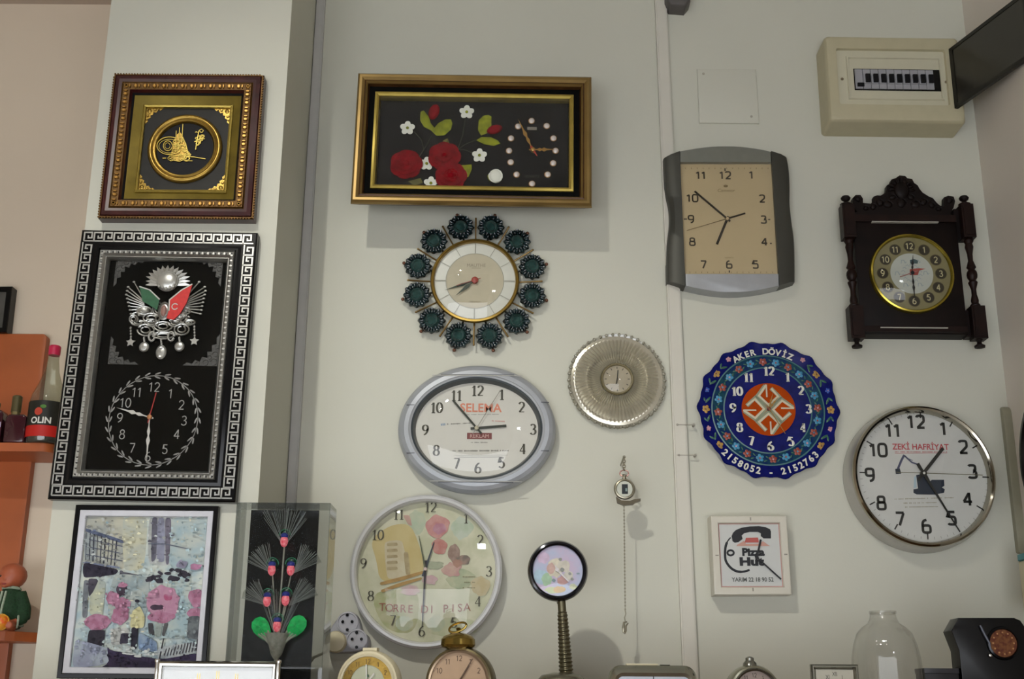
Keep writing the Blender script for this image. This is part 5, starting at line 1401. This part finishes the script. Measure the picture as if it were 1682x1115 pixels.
# round alarm clocks helper
def round_alarm(name, label, px, topy, halfw, y, casem, dialm, inkm, ringm, yaw=0.0, knob=None, depth=38, ratio=.80):
    it = TItem(name, label, 'clock', px, topy+halfw, y, yaw)
    top = it.L(px, topy, 0)[1]; R = halfw; cv = top-R
    m = it.M(); m.ang = 32; m.m(casem).lathe(0, cv, [(R-8, -depth*.6), (R-2, -depth*.45), (R, -depth*.2), (R, depth*.25), (R-2, depth*.38), (R-5, depth*.4)], 72, caps=(True, False)); m.build('case', it.root)
    m = it.M(); m.ang = 32; m.m(ringm).lathe(0, cv, [(R-5, depth*.4), (R-7, depth*.45), (R-10, depth*.42), (R*ratio, depth*.34), (R*ratio, depth*.28)], 72, caps=(False, False)); m.build('bezel', it.root)
    m = it.M(); m.m(dialm).lathe(0, cv, [(R*ratio+.5, depth*.26), (R*ratio+.5, depth*.3)], 60)
    m.m(inkm)
    for i in range(12):
        t = PI*(i+1)/6; number(m, str(i+1), R*ratio*.8*math.sin(t), cv+R*ratio*.8*math.cos(t), R*.15, depth*.3+.3, .14)
    m.build('dial', it.root)
    it.M().m(glass).lathe(0, cv, [(R*ratio+1, depth*.36), (R*.5, depth*.44), (1, depth*.47)], 40, caps=(False, True)).build('glass_dome', it.root)
    for sx in (-1, 1):
        m = it.M().m(casem); m.tube([(sx*R*.55, cv-R*.78, 0), (sx*R*.7, 4, 2), (sx*R*.72, 1.4, 2)], [3.5, 2.6, 3.4], 10); m.build('foot', it.root)
    return it, cv, R, top
it, cv, R, top = round_alarm('cream_alarm_clock', 'round cream plastic alarm clock with gold numeral ring', 607, 1068, 53, -.40, cream, mat('dial_mint', '#b9bda2', .45), mat('ink_gold_brown', '#6f5620', .5), cream, -.20)
m = it.M().m(gold); m.lathe(0, cv, [(R*.8, 12), (R*.8, 12.6), (R*.55, 12.6), (R*.55, 12)], 60, caps=(False, False)); m.m(MATS['ink_gold_brown'])
for i in range(12):
    t = PI*(i+1)/6; number(m, str(i+1), R*.66*math.sin(t), cv+R*.66*math.cos(t), 7.5, 13.2, .16)
m.build('numeral_ring', it.root)
m = it.M().m(cream); m.box(-12, top-3, -8, 12, top+4, 6).build('snooze_button', it.root)
m = it.M().m(mat('hub_green', '#4b6a52', .4)).lathe(0, cv+12, [(2.5, 12), (2.5, 15)], 12).build('alarm_pin', it.root)
hand(it, 'hour_hand', (0, cv), (12, cv+16), 14, 2.6, white); hand(it, 'minute_hand', (0, cv), (-2, cv+30), 15, 2, white)

brs = mat('aged_brass', '#6e6448', .28, .8, var=.2, vs=40)
it, cv, R, top = round_alarm('brass_alarm_clock', 'old brass alarm clock with a bell cap and carrying ring on top', 757, 1062, 58, -.42, brs, mat('dial_peach', '#b3977a', .5, var=.06), mat('ink_bronze', '#5f4a38', .5), mat('brass_ring_pale', '#9c8870', .3, .7), -.26, ratio=.84)
m = it.M().m(mat('bell_brass', '#8a7438', .2, .85, var=.15)); m.ang = 30
m.lathev(-6, 0, [(20, top-4), (27, top-1), (29, top+3), (28, top+12), (24, top+17), (14, top+21), (4, top+23)], 40); m.build('bell', it.root)
m = it.M().m(MATS['bell_brass']); m.lathev(-6, 0, [(4, top+22), (3, top+27), (5, top+29), (3, top+31)], 14); m.tube([(-6+15*math.cos(t), top+31+7*math.sin(t)+.25*15*math.cos(t), 4) for t in [2*PI*i/20 for i in range(20)]], 1.9, 7, True); m.build('carry_ring', it.root)
hand(it, 'hour_hand', (0, cv), (18, cv+28), 14.5, 2.8, MATS['ink_bronze'], 6); hand(it, 'minute_hand', (0, cv), (24, cv+38), 15.5, 1.8, MATS['ink_bronze'], 6)

it, cv, R, top = round_alarm('silver_alarm_clock', 'small round silver alarm clock with a knob on top and pinkish dial', 1236, 1092, 46, -.40, mat('case_pewter', '#8f8e7c', .25, .75, var=.1), mat('dial_mauve', '#a3958d', .5), mat('ink_grey_brown', '#4f4842', .5), mat('pewter_ring', '#77776e', .15, .9), .20, ratio=.80)
m = it.M().m(mat('knob_pewter', '#8a8a80', .2, .85)); m.lathev(-3, 2, [(12, top-3), (11, top+3), (7, top+7), (7, top+11), (4, top+13), (1, top+13.5)], 24); m.build('top_knob', it.root)
hand(it, 'hour_hand', (0, cv), (-10, cv+12), 14.5, 2.4, dkink); hand(it, 'minute_hand', (0, cv), (14, cv+24), 15.5, 1.8, dkink)

# rounded chrome travel clock
it = TItem('chrome_desk_clock', 'wide chrome desk clock with rounded corners and top buttons', 'clock', 1071, 1105, -.42)
top = it.L(1071, 1093, 0)[1]; h2 = it.L(1071, 1104, 30)[1]
m = it.M().m(mat('chrome_warm', '#a3a396', .16, .9, var=.05)); m.ang = 30
def rrect(W, H, r, cvv, w, n=6): return [(a, b+cvv, w) for a, b in rr(-W/2, -H/2, W/2, H/2, r, n)]
H = top-1; cvv = H/2+1
m.loft([rrect(128, H-10, 12, cvv-3, -26), rrect(140, H, 18, cvv, -20), rrect(143, H, 20, cvv, 10), rrect(138, H-6, 18, cvv-3, 18), rrect(126, H-14, 14, cvv-5, 22), rrect(118, H-22, 10, cvv-7, 20)], True, False); m.build('case', it.root)
m = it.M(); m.m(mat('dial_steel', '#9aa0a8', .3, .3)); m.loft([rrect(119, H-21, 10, cvv-7, 18), rrect(119, H-21, 10, cvv-7, 20)], True, True); m.m(dkink)
for i in range(12):
    t = PI*i/6; m.ribbon([(34*math.sin(t), cvv-7+34*math.cos(t)), (40*math.sin(t), cvv-7+40*math.cos(t))], 1.6, 20.4)
m.build('dial', it.root)
hand(it, 'hour_hand', (0, cvv-7), (14, cvv+4), 21, 2.4, dkink); hand(it, 'minute_hand', (0, cvv-7), (-20, cvv+12), 22, 1.8, dkink)
it.M().m(cream).box(-42, top-1, -12, 10, top+3, 2).build('snooze_bar', it.root); it.M().m(blackm).box(14, top-1, -8, 30, top+1.6, 0).build('alarm_switch', it.root)

# small framed clock
it = TItem('small_framed_clock', 'small rectangular silver framed clock beside the clear plastic dome', 'clock', 1369, 1105, -.42)
top = it.L(1369, 1091, 10)[1]; W = 77; H = top-1; cvv = H/2+1
m = it.M(); m.xf = lambda p: (p[0], p[1]+cvv, p[2]); m.ang = 30; m.m(mat('frame_pewter', '#85857b', .2, .85)).frame(W, H, [(0, 0), (0, 9), (2, 12), (4, 12), (6, 9), (8, 7)]).box(-W/2+1, -H/2+1, 0, W/2-1, H/2-1, 4); m.build('frame', it.root)
m = it.M(); m.xf = lambda p: (p[0], p[1]+cvv, p[2]); m.m(mat('dial_ecru', '#b9b6a6', .5)).box(-W/2+7, -H/2+7, 4, W/2-7, H/2-7, 6.6); m.m(dkink)
for i, tx in enumerate(('XII', 'I', 'II', 'III', 'IIII', 'V', 'VI', 'VII', 'VIII', 'IX', 'X', 'XI')):
    t = PI*i/6; m.text(tx, 24*math.sin(t), (H/2-15)*math.cos(t), 7, 7, asp=.7)
m.build('dial', it.root)
hand(it, 'hour_hand', (0, cvv), (9, cvv+6), 7.4, 2, dkink); hand(it, 'minute_hand', (0, cvv), (-12, cvv+14), 8.2, 1.5, dkink)

# clear plastic dome
it = TItem('clear_plastic_dome', 'clear plastic bell cover with shoulders and a short neck', 'plastic cover', 1454, 1060, -.34)
V = lambda y: it.L(1454, y, 0)[1]
m = it.M().m(glassmat('clear_plastic', '#f5f5f3', .03, .06, .05, '#dcdcd8', .9)); m.ang = 60
pr = [(56, 0), (55, V(1112)), (53, V(1080)), (49, V(1058)), (43, V(1040)), (34, V(1030)), (25, V(1024)), (21, V(1016)), (20, V(1008)), (19, V(1006))]
def modb(j, i): return 1+.05*abs(math.cos(j*2*PI*4/48))
m.lathev(0, 0, pr, 48, caps=(False, False), mod=modb); m.build('dome', it.root)
m = it.M().m(MATS['clear_plastic']); m.lathev(0, 0, [(20, V(1009)), (22, V(1008)), (22, V(1004)), (20, V(1004)), (19.6, V(1007))], 36, caps=(False, False)); m.build('neck_ring', it.root)

# black watch box with a watch
it = TItem('black_watch_box', 'open black lacquer box showing a copper-coloured round watch', 'watch box', 1625, 1060, -.34)
z = Zf(1400, 990, 5.9645)
def LZ(x, y, w=0): return it.L(*z(x, y), w)
E = lambda *P: [LZ(x, y) for x, y in P]
pts = E((1000, 150), (1545, 155), (1590, 180), (1625, 190), (1660, 260), (1665, 470), (1662, 740)); ub = LZ(1000, 470)[0]
m = it.M().m(black); m.ang = 20
out = [LZ(1000, 155), LZ(1540, 155), LZ(1600, 180), LZ(1655, 260), (LZ(1655, 260)[0], 3), (LZ(1010, 470)[0], 3), LZ(1005, 470), LZ(930, 280)]
m.bevpoly(out, -20, 20, 1.5); m.build('lid', it.root)
m = it.M().m(blackm); u0 = LZ(1000, 600)[0]; m.box(u0, 0, -26, LZ(1665, 600)[0], 3, 30).build('tray', it.root)
c = LZ(1480, 395, 22)
m = it.M(); m.ang = 30; m.m(mat('dark_ring', '#17181a', .15, .6)).lathe(c[0], c[1], [(27, 20), (26, 24), (23, 25), (21.5, 22)], 48, caps=(False, False)); m.m(mat('dial_copper', '#5c2c1c', .35, .35, var=.3, vs=160, col2='#7a4e2c')).lathe(c[0], c[1], [(22, 20), (22, 22.5)], 40)
m.m(mat('marker_copper', '#b98a5c', .4, .4))
for i in range(12):
    t = PI*i/6; m.ell((c[0]+17*math.sin(t), c[1]+17*math.cos(t), 22.6), (1.6, 1.6, .6), 6, 4)
m.build('watch_face', it.root)
m = it.M().m(mat('steel_link', '#3f4046', .35, .6)); m.tube([(*LZ(x, y), 23) for x, y in ((1200, 230), (1250, 330), (1290, 400), (1300, 470))], [2.2, 2.8, 2.4, 2], 7); m.build('watch_lug', it.root)
m = it.M().m(chrome); a, b = LZ(1300, 522); m.ell((a, b, 23), (3.4, 3.4, 2.6), 12, 8); m.build('stud', it.root)
it2 = TItem('black_jewellery_box', 'low flat black box lying left of the open watch box', 'box', 1541, 1108, -.34)
tp = it2.L(1541, 1098, 0)[1]
m = it2.M().m(mat('box_charcoal', '#222226', .35, var=.1)); m.bevpoly([(-29, 0), (26, 0), (26, tp-8), (-29, tp-8)], -24, 22, 1).build('body', it2.root)
m = it2.M().m(mat('box_charcoal_lid', '#2b2b30', .3)); m.bevpoly([(-30, tp-8), (27, tp-8), (27, tp), (-30, tp)], -25, 23, 1).build('lid', it2.root)

# gooseneck magnifier-like clock
it = TItem('gooseneck_clock', 'small round clock in a black rim on a ribbed metal gooseneck', 'clock', 916, 937, -.20)
hc = it.L(916, 937.5, 0)
m = it.M(); m.ang = 32; rm = mat('rim_blueblack', '#15171f', .12, .5, coat=.6)
m.m(rm).lathe(0, hc[1], [(40, -14), (47, -10), (49.5, -2), (49.5, 4), (47, 9), (44, 10), (41, 7), (40.5, 3)], 80, caps=(True, False)).build('rim', it.root)
m = it.M(); m.m(mat('dial_pastel_blue', '#b2bcd4', .45, var=.08, vs=30, col2='#c4b4cc')).lathe(0, hc[1], [(41, 0), (41, 3)], 60)
random.seed(8); lay = [3.0]
def bl2_(col, x, y, r, s=1.0):
    lay[0] += .06; a, b = it.L(860+x/9.296, 880+y/9.296, 3); rw = r/9.296
    pts = [(a+rw*(1+random.uniform(-.18, .18))*math.cos(2*PI*i/14), b+rw*s*(1+random.uniform(-.18, .18))*math.sin(2*PI*i/14)) for i in range(14)]
    m.m(mat('pastel_'+col, col, .5, var=.12, vs=90)).poly([(max(-39, min(39, p)), hc[1]+max(-39, min(39, q-hc[1]))) for p, q in pts], lay[0])
for a in (('#c9b4cc', 300, 330, 110, .8), ('#a9c4d4', 260, 620, 110, 1), ('#a3c2a4', 360, 660, 80, 1.3), ('#c2cc9c', 450, 830, 120, .45), ('#cdb07c', 540, 820, 90, .6), ('#d2ccb8', 480, 480, 110, 1.3), ('#c7a89e', 420, 500, 60, 1.4), ('#cfcabc', 620, 460, 100, .8), ('#b9928e', 600, 680, 80, .9), ('#c9c6ba', 690, 600, 70, 1), ('#8c8f8a', 590, 520, 32, 1), ('#8c8f8a', 705, 580, 24, 1), ('#7f9298', 460, 680, 28, 1), ('#8c8f8a', 740, 660, 22, 1), ('#94968c', 560, 360, 30, .7), ('#8fa0ac', 830, 575, 26, .5), ('#c2c8a8', 760, 780, 60, .7)): bl2_(*a)
m.build('dial', it.root)
c = it.L(915, 936, 3)
hand(it, 'hour_hand', c, it.L(934, 955, 3), 5.6, 2.6, mat('hand_white', '#d8d4d4', .4), 3); hand(it, 'minute_hand', c, it.L(912, 929, 3), 6.6, 2.4, MATS['hand_white'], 0)
it.M().m(MATS['hand_white']).lathe(c[0], c[1], [(3.2, 3), (3.2, 8)], 14).build('hand_hub', it.root)
it.M().m(glass).lathe(0, hc[1], [(41, 8), (20, 9.5), (1, 10)], 48, caps=(False, True)).build('glass_dome', it.root)
nm = mat('gooseneck_metal', '#6f6a54', .28, .8, var=.1)
p0 = it.L(922, 986, -6); p1 = it.L(930, 1106, -6); bv = p1[1]
m = it.M().m(nm); m.ang = 40
N = 150; path = []; rad = []
for i in range(N+1):
    t = i/N; u = p0[0]+(p1[0]-p0[0])*(t**.9); v = p0[1]+(p1[1]-p0[1])*t
    path.append((u, v, -4)); rr_ = 7.2+4.2*t; rad.append(rr_*(1+.085*math.cos(t*2*PI*19)) if t > .16 else 6.8)
m.tube(path, rad, 20); m.tube([(0, hc[1]-46, -3), (p0[0], p0[1], -4)], 6.6, 14)
m.build('gooseneck', it.root)
m = it.M().m(mat('base_metal', '#7f7c6c', .25, .7)); m.lathev(p1[0]-8, 0, [(44, 0), (44, bv*.3), (38, bv-10), (32, bv-3), (14, bv+1), (2, bv+1)], 48); m.build('base', it.root)

# socket adaptor behind the boxes
it = Item('socket_adaptor', 'grey triple socket adaptor with a cream plug pushed into it', 'socket', 570, 1036, 0, 40)
sk = mat('socket_grey', '#a9aab2', .4, var=.03)
z = Zf(540, 1000, 5.607)
def LZ(x, y, w=40): return it.L(*z(x, y), w)
m = it.M().m(sk); m.ang = 30
P = sm([LZ(*p) for p in ((-20, 395), (-40, 300), (10, 180), (85, 80), (120, 38), (180, 20), (240, 45), (275, 110), (300, 200), (350, 245), (365, 320), (330, 385), (200, 400), (60, 402))], 3)
m.bevpoly(P, 0, 38, 4).build('housing', it.root)
for x, y in ((172, 125), (258, 285)):
    a, b = LZ(x, y, 40); m = it.M(); m.m(mat('socket_face', '#b4b5bd', .4)).lathe(a, b, [(17, 38), (17, 41), (15, 41.5), (14.5, 39.5)], 40); m.m(black)
    for dx, dy in ((-44, -8), (46, -8), (0, -76), (0, 74)): a2, b2 = LZ(x+dx*.95, y+dy*.9, 40); m.disc(a2, b2, 2.5, 41.9, n=14)
    m.build('socket', it.root)
a, b = LZ(70, 305, 40); m = it.M(); m.ang = 30; m.m(cream).lathe(a, b, [(17, 38), (17, 50), (15, 54), (5, 56)], 36).build('plug', it.root)
m = it.M().m(mat('cable_cream', '#a8a590', .5)); p0 = LZ(30, 350, 50); m.tube([(p0[0]+8, p0[1]+8, 48), (p0[0]-8, p0[1]-8, 52), (p0[0]-30, p0[1]-16, 40), (p0[0]-55, p0[1]-50, 20)], 2.2, 8); m.build('cable', it.root)

# ------------------------------------------------------------------ left: shelf unit with bottles and a doll
orng = mat('beech_orange', '#a8582c', .42, var=.16, vs=7)
S0 = -.02
Xp = sum(U(x, y, S0)[0] for x, y in ((74, 560), (48, 755), (15, 1110)))/3; zt1 = U(40, 548, S0)[1]
it = Item('corner_shelf_unit', 'orange wooden corner shelf unit with two rounded shelves', 'shelf unit', 20, 740, 0, 0)
kk = it.k
def X(x): return (x-it.x)/kk
def Zz(v): return (v-it.z)/kk
m = it.M().m(orng); m.ang = 30
xl = U(-60, 700, 0)[0]
m.bevpoly([(X(xl), Zz(1.0)), (X(Xp), Zz(1.0))]+[(X(Xp)-8+8*math.cos(t), Zz(zt1)-8+8*math.sin(t)) for t in [PI/2*i/5 for i in range(6)]]+[(X(xl), Zz(zt1))], 0, 16, 1.5).build('back_board', it.root)
SD = .13
def shelf(pl_edge, vpy, nm, rnd):
    yS = -SD
    zt_ = U(30, vpy[0], yS)[1]; zb_ = U(30, vpy[1], yS)[1]; xr = U(pl_edge, (vpy[0]+vpy[1])/2, yS)[0]
    m = M(1).m(orng); r = rnd
    pts = [(xl, .012), (xr, .012)]+[(xr-r+r*math.cos(t), SD-r+r*math.sin(t)) for t in [PI/2*i/10 for i in range(11)]]+[(xl, SD)]
    m.poly(pts, zb_, zt_)
    for i in range(len(m.v)): a, b, c_ = m.v[i]; m.v[i] = (a-it.x, c_-it.z, b)
    o = m.build(nm, it.root, False); return zt_, xr
z1, xr1 = shelf(83, (727, 741), 'shelf_board', .02)
z2_, xr2 = shelf(56, (1036, 1052), 'shelf_board', .11)

class SItem(Item):
    def __init__(s, name, label, cat, px, py, y, zb, yaw=0.0, group=None):
        a = U(px-50, py, y)[0]; b = U(px+50, py, y)[0]; s.k = (b-a)/100
        s.ys = y; s.x = U(px, py, y)[0]; s.z = zb; s.roll = 0
        s.root = bpy.data.objects.new(name, None); sc.collection.objects.link(s.root)
        s.root.location = (s.x, y, zb); s.root.rotation_euler = (0, 0, yaw); tag(s.root, label, cat, group)
it = SItem('sauce_bottle', 'clear glass bottle with a pink-red cap and a black and red label', 'bottle', 70, 700, -.105, z1+.0006)
it.root.location.x = U(81, 650, -.105)[0]; it.x = it.root.location.x
V = lambda y: it.L(70, y, 0)[1]
m = it.M(); m.ang = 40; gb_ = glassmat('bottle_glass', '#e2e4da', .03, .07, .07, '#b0b2a5', .9); hb = V(568)
m.m(gb_).lathev(0, 0, [(27, 0), (29, 3), (29.5, V(662)), (27, V(650)), (19, V(632)), (12, V(612)), (9, V(592)), (9, V(582))], 36, mod=lambda j, i: 1+(.03*math.cos(j*2*PI*9/36) if 3 < i < 7 else 0)); m.build('glass_body', it.root)
it.M().m(mat('vinegar_dark', '#1f1a16', .3)).lathev(0, 0, [(26, 3), (27, 5), (27, V(664)), (26, V(663))], 30).build('contents', it.root)
m = it.M().m(mat('cap_pink', '#c0244c', .4)); m.lathev(0, 0, [(9, V(584)), (9.6, V(582)), (9.6, V(570)), (8, V(568))], 28, mod=lambda j, i: 1+.02*(j % 2)); m.build('cap', it.root)
m = it.M(); m.m(mat('label_black', '#20211c', .4)).lathev(0, 0, [(30, V(704)), (30, V(664))], 36, caps=(False, False)); m.m(mat('label_red', '#b8201a', .4)).lathev(0, 0, [(30.1, V(722)), (30.1, V(704))], 36, caps=(False, False))
def onc(x, y, w): t = x/30; return (30.6*math.sin(t), y, 30.6*math.cos(t))
m.xf = lambda p: onc(*p)
m.m(white).text('OLIN', 2, V(696), 10, 0, bold=.03); m.m(mat('print_tomato', '#b8402c', .4)).disc(-3, V(682), 6.5, 0, n=14); m.m(mat('print_leaf', '#4c7a2c', .4)).disc(4, V(674), 5, 0, 3, n=10)
m.xf = None; m.build('label', it.root)
it = SItem('cologne_bottle', 'squat dark plum bottle with a metal cap', 'bottle', 22, 700, -.11, z1)
V = lambda y: it.L(22, y, 0)[1]
m = it.M().m(mat('plum_glass', '#3c1820', .12, var=.15, coat=.6)); m.ang = 35
H = V(683); m.bevpoly([(-8, 1), (24, 1), (25, 4), (25, H-5), (20, H), (-4, H), (-9, H-5), (-9, 4)], -14, 14, 3); m.build('body', it.root)
m = it.M(); m.m(mat('collar_gold', '#8c8058', .3, .6)).lathev(8-7, 0, [(7, H-1), (7, H+6)], 20); m.m(mat('cap_olive', '#5a5236', .35, .4)).lathev(1, 0, [(8, H+6), (8, V(652)), (6, V(650))], 20); m.build('cap', it.root)
it = SItem('plum_flask', 'dark plum bottle cut by the left picture edge, white lettering', 'bottle', -4, 700, -.11, z1)
V = lambda y: it.L(-4, y, 0)[1]; H = V(676)
m = it.M().m(MATS['plum_glass']); m.bevpoly([(-24, 1), (10, 1), (12, 4), (12, H-6), (8, H), (-24, H)], -14, 14, 3); m.build('body', it.root)
m = it.M().m(mat('print_lilac', '#b9a9c4', .4)); m.text('Rebul', -3, V(700), 9, 14.4); m.build('lettering', it.root)
m = it.M().m(MATS['cap_olive']); m.lathev(-8, 0, [(8, H-1), (8, H+14), (6, H+16)], 20); m.build('cap', it.root)

# black picture frame on the left
it = rect('small_black_frame', 'black picture frame cut off at the left picture edge', 'picture', [(-70, 468), (18, 472), (12, 546), (-78, 546)], 0, 22)
W, H = it.W, it.H
m = it.M(); m.m(black).frame(W, H, [(0, 0), (0, 20), (1, 22), (8, 22), (9, 18)]); m.build('frame', it.root)
m = it.M(); m.m(mat('photo_grey', '#4c4a46', .3, var=.4, vs=20)).box(-W/2+2, -H/2+2, 0, W/2-2, H/2-2, 17); m.build('picture_sheet', it.root)

# doll sitting on the lower shelf
def blobmesh(name, it, ells, mt, vox=.0028, smooth=3):
    """union of ellipsoids and capsules merged into one continuous skin"""
    m = it.M().m(mt)
    for e in ells:
        if e[0] == 'e': m.ell(e[1], e[2], 16, 12, e[3] if len(e) > 3 else 0)
        else: m.tube(e[1], e[2], 12)
    o = m.build('tmp', None)
    r = o.modifiers.new('r', 'REMESH'); r.mode = 'VOXEL'; r.voxel_size = vox
    s_ = o.modifiers.new('s', 'SMOOTH'); s_.factor = .5; s_.iterations = smooth
    dg = bpy.context.evaluated_depsgraph_get(); me = bpy.data.meshes.new_from_object(o.evaluated_get(dg))
    me.name = name; bpy.data.objects.remove(o)
    me.materials.clear(); me.materials.append(mt)
    me.polygons.foreach_set('material_index', [0]*len(me.polygons)); me.polygons.foreach_set('use_smooth', [True]*len(me.polygons))
    o = bpy.data.objects.new(name, me); sc.collection.objects.link(o); o.parent = it.root; return o
it = SItem('baby_doll', 'bald baby doll in a dark green knitted jacket sitting on the lower shelf', 'doll', 18, 990, -.10, z2_)
skin = mat('doll_skin', '#a8593c', .45, var=.06); knit = mat('green_wool', '#16361c', .8, var=.4, vs=300, bump=.6, bs=350); wool = mat('pale_wool', '#9aa893', .85, var=.2, vs=300)
V = lambda x, y: it.L(x, y, 0)
hd = V(22, 946)
blobmesh('body', it, [('e', (hd[0], hd[1], 2), (23, 21, 22)), ('e', (hd[0]-9, hd[1]-9, 14), (11, 9, 9)), ('e', (hd[0]+1, hd[1]-11, 15), (9, 8, 8)), ('e', (hd[0]-4, hd[1]-6, 23), (2.6, 2.6, 3)), ('e', (hd[0]+19, hd[1]-3, 2), (3, 5.5, 4)), ('e', (hd[0]-5, hd[1]-13, 20), (5, 2, 3)), ('e', (hd[0]-5, hd[1]-17, 17), (6, 4, 5)),
    ('t', [(hd[0], hd[1]-16, 0), (hd[0], hd[1]-30, 0)], [9, 11]), ('t', [(hd[0]+2, 40, 0), (hd[0], 14, 4)], [16, 18]),
    ('t', [(hd[0]+20, 40, 4), (hd[0]+28, 20, 12), (hd[0]+14, 12, 22)], [7, 6, 5]), ('e', (hd[0]+12, 11, 23), (7, 4.5, 5)),
    ('t', [(hd[0]-20, 40, 4), (hd[0]-24, 22, 14), (hd[0]-10, 16, 26)], [7, 6, 5]), ('e', (hd[0]-8, 15, 27), (6, 4, 5)),
    ('t', [(hd[0]+8, 10, 4), (hd[0]+16, 9, 30), (hd[0]+20, 8, 44)], [10, 8, 6]), ('t', [(hd[0]-10, 10, 4), (hd[0]-20, 9, 30), (hd[0]-24, 8, 44)], [10, 8, 6])], skin, .0022, 2)
m = it.M(); m.m(mat('eye_dark', '#1a1210', .2))
for dx in (-12, 3): m = it.M().m(MATS['eye_dark']); m.ell((hd[0]+dx, hd[1]-2, 19.5), (2.6, 2.2, 1.8), 10, 7); m.build('eye', it.root)
m = it.M().m(mat('lip_red', '#8a2c28', .4)); m.ell((hd[0]-5, hd[1]-14.5, 22.5), (4.2, 1.4, 1.4), 10, 6); m.build('mouth', it.root)
blobmesh('knitted_jacket', it, [('t', [(hd[0], hd[1]-20, 0), (hd[0]+1, 44, 0), (hd[0], 20, 2), (hd[0], 6, 4)], [13, 24, 25, 22]), ('t', [(hd[0]+14, hd[1]-28, 0), (hd[0]+27, 36, 4), (hd[0]+30, 20, 10)], [11, 10.5, 10]), ('t', [(hd[0]+30, 22, 9), (hd[0]+22, 15, 17)], [9.5, 8.5]),
    ('t', [(hd[0]-14, hd[1]-28, 0), (hd[0]-25, 36, 4), (hd[0]-26, 20, 12)], [11, 10.5, 9.5])], knit, .0026, 2)
m = it.M().m(wool); m.tube([(hd[0]+13*math.cos(t), hd[1]-21+2*math.sin(t), 13*math.sin(t)) for t in [2*PI*i/20 for i in range(20)]], 2.6, 8, True); m.build('collar', it.root)
m = it.M().m(wool)
for dx in (-14, -8, -2): m.tube([(hd[0]+dx, hd[1]-26, 17), (hd[0]+dx*1.05, 38, 25.5), (hd[0]+dx*1.05, 18, 27)], 2.0, 6)
m.build('button_band', it.root)
m = it.M().m(wool); m.tube([(hd[0]+22.5+9.2*math.cos(t)*.4, 15+9.2*math.sin(t), 16+9.2*math.cos(t)*.9) for t in [2*PI*i/18 for i in range(18)]], 1.8, 6, True)
m.build('cuff', it.root)
m = it.M().m(wool); m.tube([(hd[0]+25*math.cos(t), 10, 3+23*math.sin(t)) for t in [2*PI*i/26 for i in range(26)]], 2.0, 6, True); m.build('hem', it.root)
it = SItem('orange_ball', 'small orange and yellow ball in front of the doll', 'ball', 3, 1022, -.145, z2_)
m = it.M(); m.m(mat('ball_orange', '#d8561c', .35, var=.3, vs=120, col2='#e09a30')).ell((0, 13, 0), (13, 13, 13), 24, 16); m.m(mat('ball_yellow', '#d9a83c', .35)).tube([(13.2*math.cos(t)*.95, 13+13.2*math.sin(t)*.95, 3.5) for t in [2*PI*i/24 for i in range(24)]], .9, 5, True); m.build('ball_skin', it.root)
